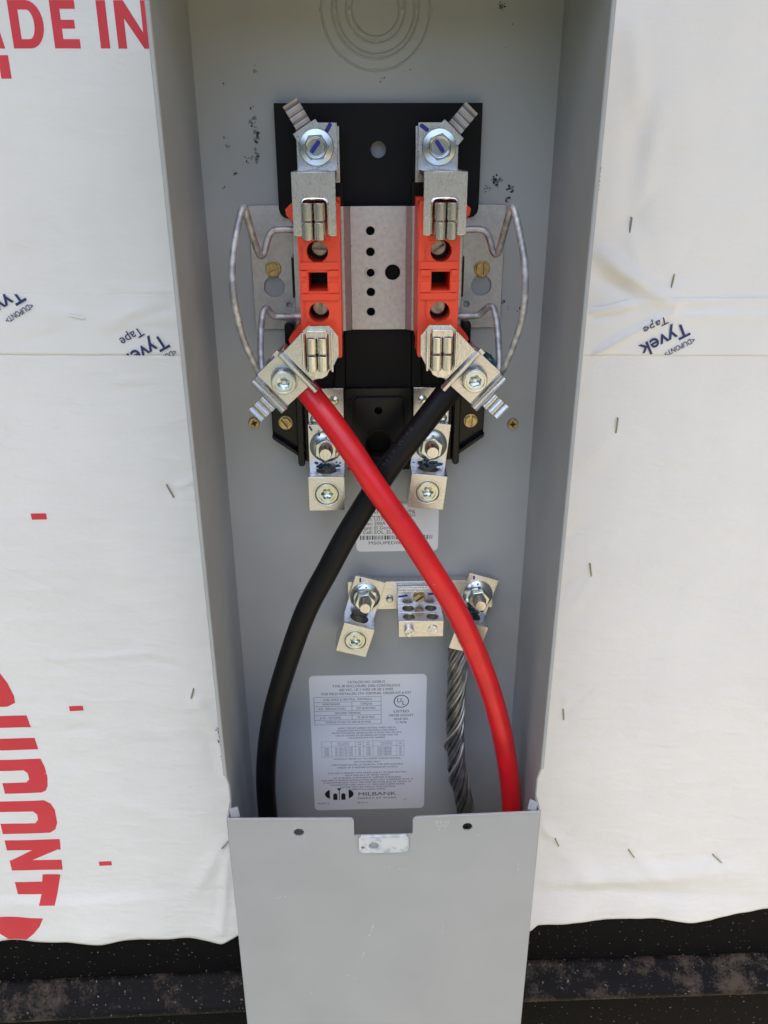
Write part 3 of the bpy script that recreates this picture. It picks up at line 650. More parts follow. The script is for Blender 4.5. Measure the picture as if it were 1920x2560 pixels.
def line_terminal(s, xc, label, cang, bmark):
    X = lambda a: xc+s*a
    bx = lambda mb, a0, a1, *r: mb.box(min(X(a0), X(a1)), max(X(a0), X(a1)), *r)
    t = thing('line_terminal', label, 'terminal', (X(45.5), 97, 27), 0, 'upper line terminals')
    mb = MB().m(ALU); bx(mb, 30.2, 60.3, 97.4, 113.2, 27, 32); bx(mb, 30.2, 60.3, 78, 97.25, 27, 31.9); bx(mb, 28.6, 58, 72, 111, 20, 26.9)
    mb.build('busbar', ALU, t, .4)
    mb = MB().m(ALU)
    sl = [(X(35.8), 38.9)] + [(X(35.8), 61.4), (X(36.8), 63.4), (X(38.6), 64.3), (X(52.4), 64.3), (X(54.2), 63.4), (X(55.1), 61.4), (X(55.1), 38.9)]
    ol = [(X(30.8), 38.9), *sl, (X(61.2), 38.9), (X(61.2), 81.4), (X(30.8), 81.4)]
    mb.prism(ol, 84.6, 88)
    bx(mb, 30.8, 61.2, 78, 81.3, 32, 84.5); bx(mb, 55.2, 57.0, 40, 64, 70, 84.4); bx(mb, 34.0, 35.7, 40, 64, 70, 84.4); bx(mb, 35.8, 55.1, 64.4, 66, 66, 84.4)
    mb.build('jaw_bracket', ALU, t, .55)
    mb = MB().m(BLACKP); bx(mb, 26.5, 58, 47, 71.8, 9.6, 22); mb.build('stand_off', BLACKP, t, .4)
    mb = MB().m(DARKM); bx(mb, 35.9, 55.0, 38, 64.2, 62, 64); mb.build('jaw_backing', DARKM, t, .2)
    mb = MB().m(JAW); mb.tube([(X(54.6), 40, 87.2), (X(54.6), 58, 87.2), (X(54), 62, 87.2), (X(51), 63.6, 87.2), (X(40), 63.6, 87.2), (X(37), 62, 87.2), (X(36.4), 58, 87.2), (X(36.4), 40, 87.2)], .9, 8, 4); mb.build('retaining_spring', JAW, t, 0)
    jaw_pair(t, (X(51.2), X(42.6)), ((49.6, 61.0), (36.4, 48.0)), 92.5, s)
    bu, bv = X(45.6), 96.5
    Mx = rotM(bu, bv, cang)
    mb = MB().m(ALU); mb.mark(); mb.box(-12.5, 9.6, -9.8, 9.8, 32.1, 34.2); mb.apply(Mx); mb.mark(); mb.box(9.7, 16.4, -9.8, 9.8, 32.2, 35.4); mb.apply(Mx)
    cl = mb.build('clip_plate', ALU, t, .35)
    mb = MB().m(ALUD); clip_strip(mb, 16.5, 35, -6.1, 6.1, 33.5, 1.6, 3.5, 1.5, Mx); mb.build('clip_tongue', ALUD, t, .15)
    mb = MB().m(ZINC)
    mb.lathe(bu, bv, [(6, 34.2), (12.9, 34.2), (12.9, 35.3), (12.5, 35.8), (9.6, 36.2), (6, 36.7)], 40); mb.build('washer', ZINC, t, 0)
    mb = MB().m(ZINC)
    hp = circ(bu, bv, 9.6, 6, .2+s*.15); mb.prism(hp, 36.6, 42.2); mb.lathe(bu, bv, [(8.2, 42.0), (7.7, 43.0), (7.0, 43.2), (6.6, 42.4), (5.8, 42.3), (0, 42.7)], 32)
    mb.build('bolt_head', ZINC, t, .5)
    mb = MB().m(BLUE)
    (a0, b0), (a1, b1), w_ = bmark
    mb.mark(); L = math.hypot(a1-a0, b1-b0); mb.prism(rrect(-L/2, L/2, -1.5, 1.5, 1.2), 42.7, 43.35); mb.apply(rotM(bu+(a0+a1)/2, bv+(b0+b1)/2, math.degrees(math.atan2(b1-b0, a1-a0))))
    mb.mark(); mb.prism(rrect(-3.8, 3.8, -1.5, 1.5, 1.3), 32, 32.12); mb.apply(rotM(X(36.4) if s < 0 else X(34.6), 109.6, w_))
    mb.build('marker_line', BLUE, t, 0)
    return t
ALUD = mat('dull_clip_metal', (.36, .34, .32), .38, .9, None, (90, (.27, .25, .24), .35, .7))
line_terminal(-1, -.7, 'metal line terminal with bolt and jaw on top of the left orange block', 121, ((-3.6, -3.4), (2.8, 4.4), 58))
line_terminal(1, -.9, 'metal line terminal with bolt and jaw on top of the right orange block', 48.5, ((-3.2, 4.6), (2.6, -3.6), 145))

def bypass_block(s, xc, label):
    X = lambda a: xc+s*a
    P = lambda pts: [(X(a), b) for a, b in pts]
    t = thing('terminal_block', label, 'terminal block', (X(45), 0, 25), 0, 'orange bypass blocks')
    mb = MB().m(ORANGE)
    mb.prism(P([(28.6, 62), (61, 62), (69.8, 54), (69, 49.6), (61, 42), (59.8, 40), (59.8, -28), (72, -44), (66, -58), (46, -58), (31, -48), (28.6, -40)]), 26, 44, [P(rect(38.6, 52.6, -1.8, 12))])
    body_holes = [P(circ(45.4, 26.6, 7.8, 32)), P(rect(38.6, 52.6, -1.8, 12)), P(circ(45.6, -17.6, 7.6, 32))]
    mb.prism(P(rrect(28.9, 59.3, -52, 61, 2)), 44, 72, body_holes)
    # stepped lips either side of the window
    mb.prism(P(rrect(30.0, 58.3, 14.0, 19.2, 1.2)), 71.9, 73.6); mb.prism(P(rrect(30.0, 58.3, -8.2, -3.6, 1.2)), 71.9, 73.6)
    for a0, a1 in ((30.3, 37.9), (53.2, 58.0)):
        mb.prism(P(rrect(a0, a1, 9.2, 13.4, .8)), 71.9, 74.6); mb.prism(P(rrect(a0, a1, -2.8, 4.6, .8)), 71.9, 73.2)
    for a, b in ((53.6, -25.2), (35.4, -25.2), (37.5, 35.4), (54, 35.4)): mb.prism(P(circ(a, b, 1.9, 18)), 71.9, 72.4, [P(circ(a, b, 1.5, 18))])
    b = mb.build('body', ORANGE, t, .6)
    for a_, z_ in ((56.0, 24), (55.4, -15)):
        mb = MB().m(ORANGE); mb.text('MILBANK', 3.0, X(a_) if s < 0 else X(89-a_), z_, 71.95, 90 if s < 0 else -90, 'CENTER', .0)
        ext = bmesh.ops.extrude_face_region(mb.bm, geom=mb.bm.faces[:])
        for v in ext['geom']:
            if isinstance(v, bmesh.types.BMVert): v.co.z += .45
        mb.build('embossed_lettering', ORANGE, t, 0)
    for z, du, dv, an in ((26.6, -1.6*s, 3.0, -4), (-17.6, -1.0*s, 4.4, 80)):
        slot_screw(X(45.5)+du*1.0, z+dv*.6, 60, 6.2, an if s < 0 else an+38, DARKM, 'screw', t, 4.5, hexed=False)
    mb = MB().m(BLACKP); mb.prism(P(rect(29, 59, -27, 40)), 24.8, 25.9); mb.prism(P(rect(37.8, 53.4, -3, 13)), 25.9, 30); mb.prism(P(circ(45.5, 26.6, 7.7, 24)), 44.1, 51); mb.prism(P(circ(45.6, -17.6, 7.5, 24)), 44.1, 51)  # black fill put in so the window and screw recesses look shaded
    mb.build('cavity_shade', BLACKP, t, 0)
    return t
bypass_block(-1, -.9, 'orange red plastic block with square window, left of the steel bracket')
bypass_block(1, -.9, 'orange red plastic block with square window, right of the steel bracket')

def load_terminal(s, xc, label):
    X = lambda a: xc+s*a
    P = lambda pts: [(X(a), b) for a, b in pts]
    t = thing('jaw_terminal', label, 'terminal', (X(74), -69, 45), 0, 'lower jaw terminals with cable lugs')
    ang = -42. if s > 0 else 180+42.
    Mx = rotM(X(74), -69.5, ang)
    n_s = s   # local n axis: outward-up side is +n for the right, -n for the left
    def lb(mb, t0, t1, n0, n1, w0, w1): mb.mark(); mb.box(t0, t1, min(n_s*n0, n_s*n1), max(n_s*n0, n_s*n1), w0, w1); mb.apply(Mx)
    def lp(mb, prof, n0, n1): mb.mark(); mb.prism(prof, min(n_s*n0, n_s*n1), max(n_s*n0, n_s*n1), axis='v'); mb.apply(Mx)
    mb = MB().m(ALU)
    mb.prism(P([(37.2, -25), (53.4, -25), (72.5, -44.5), (51.5, -66), (45, -64.5), (36, -57), (31, -47), (31, -33)]), 81.6, 84.6, [P(rect(38.2, 56.3, -59, -31))])
    lp(mb, [(-18, 81.7), (-18, 84.4), (-16.4, 87), (-14.2, 87), (-12.8, 84.6), (-12.2, 70), (-14.6, 68), (-16, 81.7)], -20.5, 18.4)
    mb.build('jaw_plate', ALU, t, .5)
    mb = MB().m(JAW)
    mb.prism(P(rrect(35.0, 36.6, -58.5, -29, .6)), 76, 90.5); mb.prism(P(rrect(56.6, 58.0, -56, -29, .6)), 76, 90)
    mb.prism(P(rrect(39, 55, -33.5, -27.8, 1.6)), 80, 88.6); mb.prism(P([(38, -57), (56, -57), (54, -61.5), (50, -63.8), (44, -63.8), (40, -61.5)]), 80, 89)
    mb.build('retaining_spring', JAW, t, .4)
    mb = MB().m(DARKM); mb.prism(P(rect(37, 57, -60, -28)), 60, 66); mb.build('jaw_backing', DARKM, t, .2)
    jaw_pair(t, (X(51.2), X(42.9)), ((-44.8, -33.2), (-58.1, -46.6)), 92, s)
    # lug body with a round bore for the cable, bored along n
    mb = MB().m(ALUB); mb.mark()
    pr = [(-15.6, 44), (13, 44), (13, 66), (-15.6, 66)]
    mb.prism(pr, min(n_s*-16.5, n_s*17.5), max(n_s*-16.5, n_s*17.5), [circ(-4.5, 56, 9.8, 28)], axis='v'); mb.apply(Mx)
    mb.mark(); mb.prism(rect(-12.2, 13, min(n_s*-16.5, n_s*17.5), max(n_s*-16.5, n_s*17.5)), 66.02, 69, [circ(0, 0, 10.6, 36)]); mb.apply(Mx)
    lb(mb, -12.4, -7.5, 17.6, 20.6, 66, 71)
    lg = mb.build('lug', ALUB, t, .5)
    hex_socket_screw(X(74.2), -69.6, 66, 80.5, 9.4, ZINC, 'lug_screw', t, 5.0)
    mb = MB().m(ALU)
    lp(mb, [(13.2, 66), (13.2, 70), (14.6, 72), (16, 70.6), (18.4, 70.2), (19.6, 72), (21, 70.4), (21, 66)], -17.5, 16.5)
    clip_strip(mb, 21, 38, min(n_s*-11.5, n_s*2), max(n_s*-11.5, n_s*2), 66, 1.8, 2.5, 2.2, Mx)
    mb.build('clip_tongue', ALU, t, .3)
    if s > 0:
        mb = MB().m(GREASE); rg = random.Random(8); mb.mark()
        mb.tube([(-9, 17.0, 58), (-6, 18.4, 62), (0, 19.0, 60), (5, 18.6, 61), (9, 17.2, 58)], lambda t: 1.6+1.0*math.sin(math.pi*t)+.7*noise.noise(Vector((t*9, 2, 0))), 10, 8)
        for q in range(9): mb.tube([(rg.uniform(-9, 8), 17.2, rg.uniform(52, 63)), (rg.uniform(-6, 6), 18.6, rg.uniform(54, 66)), (rg.uniform(-8, 9), 17.6, rg.uniform(54, 65))], lambda t: .5+1.0*math.sin(math.pi*t), 8, 6)
        mb.apply(Mx)
        mb.build('joint_compound', GREASE, t, 0)
    return t
load_terminal(-1, -1.2, 'metal jaw and lug clamping the red cable end, below the left orange block')
load_terminal(1, -1.4, 'metal jaw and lug clamping the black cable end, below the right orange block')

def wire(pts, pts2, label):
    mb = MB().m(WIRE)
    rr = lambda t: 2.65
    mb.tube(pts+pts2, rr, 12, 8)
    o = mb.build('bypass_wire', WIRE, None, 0, org=(pts[0][0], pts[0][1], pts[0][2])); tag(o, label, 'wire', 'bent bypass wires')
    return o
wire([(-55, 38.8, 35), (-66, 38.8, 35), (-78.5, 38.8, 35), (-83.6, 36, 35), (-86.5, 30, 35.5), (-88.6, 23, 36), (-90.9, 20.2, 37), (-93, 22.5, 39.5), (-95.6, 36, 48), (-97.9, 51.5, 58), (-99.2, 56.5, 62), (-101.2, 52, 66), (-104.8, 38, 72), (-107.6, 22, 78), (-108.4, 4, 82), (-107.3, -14, 81), (-104.5, -34, 77), (-100.3, -50, 71), (-96.6, -62, 64.5), (-95.6, -66.8, 61.5)],
     [(-94.5, -67.2, 60.5), (-93.9, -63, 60), (-94.2, -48, 54), (-93.6, -33, 47), (-91.8, -22.5, 42.5), (-89.6, -19.6, 40), (-87.2, -22.5, 38), (-84.6, -26, 36), (-80, -27.2, 35), (-66, -27.1, 35), (-55, -27, 35)],
     'bent grey aluminium wire looping beside the left orange block')
wire([(54, 38.4, 35), (65, 38.4, 35), (78, 38.2, 35), (83, 35.6, 35), (86, 29.5, 35.5), (88, 23, 36), (90.2, 20.2, 37), (92.2, 22.5, 39.5), (94, 36, 48), (95.8, 51.5, 58), (97, 56, 62), (98.9, 51, 66), (101.8, 38, 72), (104.8, 22, 78), (106.3, 4, 82), (106.6, -14, 81), (104.3, -32, 77), (100.9, -48, 71), (97.4, -62, 64.5), (96, -66.8, 61.5)],
     [(94.8, -67.4, 60.5), (94.2, -63.5, 60), (94, -50, 54), (93, -34, 47), (90.6, -22, 42.5), (88, -19.2, 40), (84.8, -21.4, 38), (81.2, -25.4, 36), (77, -27.6, 35), (65, -27.6, 35), (54, -27.5, 35)],
     'bent grey aluminium wire looping beside the right orange block')

# ------------------------------------------------------------------ black moulded insulator base
ib = thing('insulator_base', 'glossy black moulded insulator with two screwed side ears, below the steel bracket', 'insulator', (-1, -163, 4))
mb = MB().m(BLACKM); mb.box(-62, 60, -92, 44, 10, 12.5); mb.build('backing_sheet', BLACKM, ib, .3)
mb = MB().m(BLACKM); mb.box(-28.6, 27, -91, -38, 13, 16); mb.prism([(-38, -92), (-28.8, -91), (-28.8, -42), (-36, -42)], 12.6, 17); mb.prism([(36, -92), (27.2, -91), (27.2, -42), (34, -42)], 12.6, 17); mb.build('flash_barrier', BLACKM, ib, .6)
mb = MB().m(BLACKP)
mb.prism(rrect(-28.4, 26.8, -164, -90.5, 2), 4, 21, [circ(-1.2, -108.7, 3.4, 24), circ(-1.2, -139.5, 11.5, 36)])
mb.prism(rrect(-20.6, 18.8, -160, -97.6, 2), 20.9, 25, [circ(-1.2, -108.7, 3.3, 24), circ(-1.2, -139.5, 11.4, 36)])
mb.prism(circ(-1.2, -139.5, 13.6, 36), 24.8, 26, [circ(-1.2, -139.5, 12, 36)])
mb.prism(rrect(-25.4, -23.2, -150, -99, 1), 20.9, 24); mb.prism(rrect(21.2, 23.4, -150, -99, 1), 20.9, 24)
mb.prism(rect(-12.8, 10.4, -151, -104), 2, 4.2)
mb.build('centre_block', BLACKP, ib, .8)
mb = MB().m(BLACKP); mb.box(-66, 64, -150, -92.5, 3.4, 9.8); mb.build('base_plate', BLACKP, ib, .6)
for s in (-1, 1):
    X = lambda a: -1+s*a
    P = lambda pts: [(X(a), b) for a, b in pts]
    mb = MB().m(BLACKP)
    mb.prism(P([(66, -97), (86, -97), (92.4, -106), (92.4, -134.5), (70, -151.5), (66, -151.5)]), 2, 12)
    mb.prism(P(rrect(64.4, 70.2, -159, -94, 2.8)), 2, 24)
    mb.prism(P([(70, -136), (91.5, -136), (91.5, -134), (70, -151.8), (70, -149)][::1]) if False else P([(70.1, -151.4), (92, -135.2), (92.3, -131.6), (70.1, -147)]), 12, 19)
    mb.prism(P([(60.2, -158), (64.4, -158), (64.4, -96), (60.2, -96)]), 2, 14)
    ear = mb.build('ear', BLACKP, ib, .9)
    mb = MB().m(BLACKP); mb.prism(P(rrect(69.2, 76.8, -62, -34.5, 3.7)), 2.6, 20); mb.build('post', BLACKP, ib, .8)
    slot_screw(X(80.6), -122.4, 12, 6.3, 128 if s < 0 else 88, BRASS, 'screw', ib, 3.6)

def smear(mb, rg, cu, cv, ru, rv, n, w):
    for i in range(n):
        k = rg.random()**.6; a = rg.uniform(0, 6.283); u, v = cu+ru*k*math.cos(a), cv+rv*k*math.sin(a); r = rg.uniform(.5, 2.6)*(1.25-k*.6)
        pts = [(u+r*rg.uniform(.6, 1.25)*math.cos(2*math.pi*q/11)*1.35, v+r*rg.uniform(.6, 1.25)*math.sin(2*math.pi*q/11)*.8) for q in range(11)]
        mb.prism(pts, w-.05, w+.25+.02*i)
# ------------------------------------------------------------------ stud lugs: two load lugs and two neutral lugs share one pattern (bolt at the local origin)
def stud_lug(name, label, cat, group, org, rot, wdt, face, grease, cable=False, marks=()):
    t = thing(name, label, cat, org, rot, group); h = wdt/2
    mb = MB().m(ALU)
    mb.box(-h, h, -22, 19.5, 0, 4.6); mb.build('plate', ALU, t, .4, local=True)
    mb = MB().m(ALUB)
    mb.prism([(-h-.2, 0), (h+.2, 0), (h+.2, 19.4), (-h-.2, 19.4)], -52, -20.5, [circ(0, 10.2, 8.8, 32)], axis='v')
    mb.prism(rect(-h-.2, h+.2, -52, -20.5), 19.42, face, [circ(.2, -36.4, 9.9, 36)])
    mb.build('lug', ALUB, t, .5, local=True)
    hex_socket_screw(.2, -36.4, face-6.5, face+.9, 9.3, ZINC, 'lug_screw', t, 4.6, local=True, lobes=True)
    mb = MB().m(ALUB); mb.prism(circ(.2, -36.4, 11.6, 36), face-.05, face+.45, [circ(.2, -36.4, 10.2, 36)]); mb.build('screw_seat', ALUB, t, .2, local=True)
    mb = MB().m(ZINC); mb.lathe(0, 0, [(6, 4.6), (14.2, 4.6), (14.2, 5.8), (13.4, 6.6), (10, 8.2), (8, 8.6)], 40); mb.build('washer', ZINC, t, 0, local=True)
    mb = MB().m(ZINC); mb.prism(circ(0, 0, 10.2, 6, .45), 8.2, 17.4, [circ(0, 0, 5.6, 24)]); mb.build('nut', ZINC, t, .7, local=True)
    mb = MB().m(JAW); pr = [(5.5, 4)]
    for i in range(9): pr += [(5.5, 15+i*1.2), (5.1, 15.6+i*1.2)]
    mb.lathe(0, 0, pr+[(5.4, 26.4), (4.8, 27.2), (0, 27.2)], 24); mb.build('stud', JAW, t, 0, local=True)
    if marks:
        mb = MB().m(BLUE)
        for (u, v, a, L, w) in marks: mb.mark(); mb.prism(rrect(-L/2, L/2, -.8, .8, .7), w, w+.15); mb.apply(rotM(u, v, a))
        mb.build('marker_line', BLUE, t, 0, local=True)
    if grease:
        mb = MB().m(GREASE); rg = random.Random(grease); smear(mb, rg, 0, -17.2, h-2.5, 4.2, 16, 4.6)
        mb.lathe(0, 0, [(8.75, 0), (8.75, 6)], 30); 
        for v in mb.bm.verts[-60:] if False else []: pass
        mb.build('joint_compound', GREASE, t, .15, local=True)
    if False:
        for i in range(34):
            a = rg.uniform(0, 6.28); r = rg.uniform(.6, 2.6); u = rg.gauss(1, 5.5); v = -17.5+rg.uniform(-2.6, 3.0); mb.mark()
            mb.lathe(0, 0, [(r*1.3, -.2), (r, .35), (0, .7)], 9); mb.apply(Matrix.Translation(Vector((max(-h+2, min(h-2, u)), v, 4.7))) @ Matrix.Scale(1.6, 4, (1, 0, 0)))
        for i in range(16):
            a = math.pi*i/15; mb.mark(); mb.lathe(0, 0, [(2.2, -.2), (1.6, .6), (0, 1.2)], 9); mb.apply(Matrix.Translation(Vector((8.2*math.cos(a)*1.05, -20.4, 10+8.6*math.sin(a)))) @ Matrix.Rotation(R(-90), 4, 'X'))
        mb.build('joint_compound', GREASE, t, 0, local=True)
    return t
stud_lug('load_lug', 'metal load lug with blue grease, under the red cable beside the black insulator', 'lug', 'load lugs', (-46.4, -140.6, 18), 0, 31, 26, 3, marks=((-13, 16, 120, 5, 4.6), (-6, 11.4, 100, 4, 7.4)))
stud_lug('load_lug', 'metal load lug on the right of the black insulator, partly behind the black cable', 'lug', 'load lugs', (44.2, -140.2, 18), -6, 31, 26, 5)
for s in (-1, 1):
    mb = MB().m(ALU); X = lambda a: -.8+s*a
    mb.box(*sorted((X(29.8), X(60.6))), -124, -91, 9.9, 17.4)
    t = thing('load_busbar', 'flat tinned busbar with rivets behind the %s' % ('red cable' if s < 0 else 'black cable'), 'busbar', (X(45), -124, 10), 0, 'load busbars')
    mb.build('bar', ALU, t, .4)
    for a, b in ((38, -102), (37, -117), (55, -118)):
        mb = MB().m(ZINC); mb.lathe(X(a), b, [(4.2, 17.4), (4.0, 18.6), (2.4, 19.6), (0, 19.9)], 20); mb.build('rivet', ZINC, t, 0)

# ------------------------------------------------------------------ neutral bar and what is bolted to it
nb = thing('neutral_bar', 'long flat metal neutral bar across the lower back of the box', 'neutral bar', (38, -296, 2))
mb = MB().m(ALUB); mb.box(-31, 108, -311, -281, 3, 12); mb.build('bar', ALUB, nb, .4)
for u in (18, 61):
    mb = MB().m(ALU); mb.lathe(u-9 if u < 20 else u, -299.5, [(3.6, 12), (3.4, 14), (2.4, 15.4), (0, 15.8)], 20); mb.build('rivet', ALU, nb, 0)
stud_lug('neutral_lug', 'empty neutral lug tilted at the left end of the neutral bar', 'lug', 'neutral lugs', (-14.6, -294, 12.2), -16, 29.5, 26, 0, marks=((-9, 16, 105, 5, 4.6), (-2, 10.4, 90, 3, 7.6)))
stud_lug('neutral_lug', 'neutral lug holding the bare stranded wire, right end of the neutral bar', 'lug', 'neutral lugs', (92.6, -293.4, 12.2), -16, 29.5, 26, 9, marks=((-9, 16, 105, 4, 4.6), (-4, 11.2, 100, 3, 7.4), (-2, 9, 20, 3, 8.4)))
gt = thing('ground_terminal', 'small ridged ground terminal with four wire holes, middle of the neutral bar', 'terminal', (36.6, -318, 12.2), 0)
mb = MB().m(ALU); mb.prism([(16, -304), (57, -304), (57, -283), (16, -283)], 12.1, 18)
for v in (-284.6, -287.4): mb.box(16.4, 56.6, v-1.9, v, 17.9, 19.2 if v > -286 else 18.8)
mb.build('plate', ALU, gt, .4)
mb = MB().m(ALUB)
mb.prism([(16, 18.0), (57.4, 18.0), (57.4, 32.6), (16, 32.6)], -320, -302.6, [circ(26, 25.2, 5.5, 28), circ(47.4, 25.2, 5.5, 28)], axis='v')
mb.prism([(15.8, 32.7), (57.6, 32.7), (57.6, 48), (15.8, 48)], -320, -302.9, [circ(26, 40.2, 5.5, 28), circ(47.6, 40.2, 5.5, 28)], axis='v')
mb.build('block', ALUB, gt, .4)
slot_screw(36.6, -294.6, 18, 6.0, 38, BRASS, 'screw', gt, 4)
for u, h in ((25.8, 53), (47.8, 49.2)):
    mb = MB().m(JAW); mb.prism(circ(u, -312.4, 4.7, 26), 45, h-1.6)
    pts = []
    for sg in (1, -1):
        hp = [(4.7*math.cos(a), 4.7*math.sin(a)) for a in [.16+(math.pi-.32)*i/10 for i in range(11)]]
        c, q = math.cos(R(22)), math.sin(R(22))
        mb.prism([(u+(x*c-sg*y*q), -312.4+(x*q+sg*y*c)) for x, y in hp], h-1.7, h)
    mb.build('clamp_screw', JAW, gt, .3)
mb = MB().m(BLUE); mb.mark(); mb.prism(rrect(-4.6, 4.6, -1, 1, .8), 18, 18.15); mb.apply(rotM(21.4, -293.4, 8)); mb.mark(); mb.prism(rrect(-3.4, 3.4, -1, 1, .8), 18, 18.15); mb.apply(rotM(48.6, -291.4, 4)); mb.build('marker_line', BLUE, gt, 0)

# ------------------------------------------------------------------ cables
RC = 9.6
red = [(-66.5, -72.6, 56), (-60.9, -78.8, 56.5), (-51, -90, 64), (-37.6, -105.4, 74), (-22.9, -124.9, 84), (-4.9, -152.4, 91), (19.7, -188.5, 97), (35, -213.9, 99), (61.9, -262.3, 98.5), (87.2, -323, 94), (104.5, -378, 88), (118, -438, 83), (127, -505, 80), (129, -600, 76), (124, -700, 70)]
o = MB().m(REDC).tube(red, RC, 28, 10).build('power_cable', REDC, None, 0, org=red[-1]); tag(o, 'thick red insulated cable crossing in front of the black one', 'cable', 'insulated power cables')
blk = [(64, -72.4, 56), (58.2, -78.8, 56.5), (48.5, -90, 60), (31.6, -111.5, 63.5), (7.6, -143.2, 66), (-9.8, -171.1, 67.5), (-29.1, -202.9, 70), (-45.4, -233.4, 73), (-68.5, -279.9, 74), (-93.6, -356.6, 68), (-107.4, -414, 60), (-115.7, -475.7, 52), (-117.2, -539, 47), (-114, -620, 45), (-108, -700, 45)]
o = MB().m(BLKC).tube(blk, RC+.1, 28, 10).build('power_cable', BLKC, None, 0, org=blk[-1]); tag(o, 'thick black insulated cable passing behind the red one', 'cable', 'insulated power cables')
# faint print along the black cable, wrapped on its jacket
P_ = smooth_path(blk, 10); Ls = [0.]
for a, b in zip(P_, P_[1:]): Ls.append(Ls[-1]+(b-a).length)
def on_cable(d, around):
    for i in range(len(Ls)-1):
        if Ls[i+1] >= d: break
    f = (d-Ls[i])/(Ls[i+1]-Ls[i]); p = P_[i].lerp(P_[i+1], f); T = (P_[i+1]-P_[i]).normalized()
    out = Vector((-.35, .35, .9)); out = (out-T*out.dot(T)).normalized(); sidev = T.cross(out)
    return p+(out*math.cos(around)+sidev*math.sin(around))*(RC+.18)
mb = MB().m(PRINTW); mb.text('PRIORITY WIRE', 4.6, 0, 0, 0, 0, 'LEFT', -.02, 1.35, 1.4)
for k in range(0, 80): bmesh.ops.bisect_plane(mb.bm, geom=mb.bm.verts[:]+mb.bm.edges[:]+mb.bm.faces[:], plane_co=(0, k*.8-4, 0), plane_no=(0, 1, 0))
for v in mb.bm.verts:
    v.co = on_cable(112-v.co.x, (v.co.y-1.8)/RC+.30)
po = mb.build('printed_lettering', PRINTW, None, 0, org=blk[-1], recalc=False); po.parent = o; po.matrix_basis = Matrix.Identity(4)
# bare stranded neutral conductor
core = smooth_path([(76.5, -330, 23), (75.6, -347, 24), (74, -389, 30), (73.6, -435, 34), (77, -484, 36), (88, -540, 38), (96, -600, 40), (98, -700, 42)], 14)
bc = thing('bare_conductor', 'dull grey twisted bare aluminium conductor hanging from the right neutral lug', 'conductor', tuple(core[-1]))
lens = [0.]
for a, b in zip(core, core[1:]): lens.append(lens[-1]+(b-a).length)
def strand(mb, rad, ph, r, d0=0, d1=9e9, bulge=0, pitch=105.):
    pts = []
    for i, p in enumerate(core):
        if not d0 <= lens[i] <= d1: continue
        T = (core[min(i+1, len(core)-1)]-core[max(i-1, 0)]).normalized(); N = Vector((0, 0, 1)); N = (N-T*N.dot(T)).normalized(); B = T.cross(N)
        a = ph+2*math.pi*lens[i]/pitch; rr = rad
        if bulge: rr += bulge*math.sin(math.pi*(lens[i]-d0)/(d1-d0))
        rr *= 1+.12*noise.noise(Vector((lens[i]*.02, ph*3, 0)))
        pts.append(p+(N*math.cos(a)+B*math.sin(a))*rr)
    mb.tube(pts, r, 8, 0)
mb = MB().m(STRAND); strand(mb, .1, 0, 3.6)
for i in range(6): strand(mb, 4.0, i*1.047+.3, 1.7)
mb.build('core', STRAND, bc, 0)
for i in range(12):
    mb = MB(); strand(mb, 7.8+.5*math.sin(i*2.1), i*.5236+.09*math.sin(i*3.7), 1.7); mb.build('strand', STRAND if i % 3 else STRANDL, bc, 0)
mb = MB().m(BRIGHTSTRAND); strand(mb, 8.6, 2.2, 1.3, 20, 80, 1.2); strand(mb, 8.4, .2, 1.3, 70, 150, 3.0); strand(mb, 8.2, 4.0, 1.3, 120, 200, 1.5); mb.build('loose_strand', BRIGHTSTRAND, bc, 0)

# ------------------------------------------------------------------ labels
def label_base(name, label, pts, org):
    t = thing(name, label, 'label', org); mb = MB().m(LABEL); mb.prism(pts, .05, .22); mb.build('sheet', LABEL, t, 0); return t
# rating label
rl = label_base('rating_label', 'white rating label with printed tables and a maker logo, above the cover', rrect(-72.8, 47.4, -571, -394.4, 5), (-12.7, -571, 0))
W_ = .30; ti = MB().m(INK); tl = MB().m(INKL); lc = -14.5
for txt, v, sz, fw in (('CATALOG NO. U3358-O', -404.2, 4.4, 38), ('TYPE 3R ENCLOSURE, 200A CONTINUOUS', -409.0, 4.4, 69), ('600 VAC, 1\u00d8 3 WIRE OR 3\u00d8 3 WIRE', -413.6, 4.4, 55), ('FOR FIELD INSTALLED 5TH TERMINAL ORDER KIT # K5T', -418.3, 4.2, 92)):
    ti.text(txt, sz, lc, v, W_, 0, 'CENTER', .0, fit=fw)
# boxed torque table
tu0, tu1, tv = -68.6, .6, [-420.9, -427.0, -432.4, -438.2, -443.8, -449.6, -455.6]
def hl(mb, u0, u1, v, t=.22): mb.poly(rect(u0, u1, v-t/2, v+t/2), W_)
def vl(mb, u, v0, v1, t=.22): mb.poly(rect(u-t/2, u+t/2, min(v0, v1), max(v0, v1)), W_+.01)
for v in tv: hl(tl, tu0, tu1, v, .34)
for u in (tu0, tu1): vl(tl, u, tv[0], tv[-1], .34)
vl(tl, -29.6, tv[1], tv[3], .34); vl(tl, -29.6, tv[4], tv[5], .34)
for txt, u, v, fw in (('LINE, LOAD & NEUTRAL TERMINALS', -34, -425.2, 50), ('WIRE RANGE', -51, -430.9, 18), ('TORQUE', -15, -430.9, 12), ('# 6 - 350 kcmil CU/AL', -50, -436.5, 28), ('250 LB-IN MAX', -15, -436.5, 20), ('GROUND TERMINAL', -34, -442.3, 27), ('# 12 - 1/0 CU/AL', -52, -448, 22), ('50 LB-IN MAX', -15, -448, 18), ('TORQUE STUDS TO 200 LB-IN MAX', -34, -453.8, 48)):
    tl.text(txt, 3.7, u, v, W_, 0, 'CENTER', .0, fit=fw)
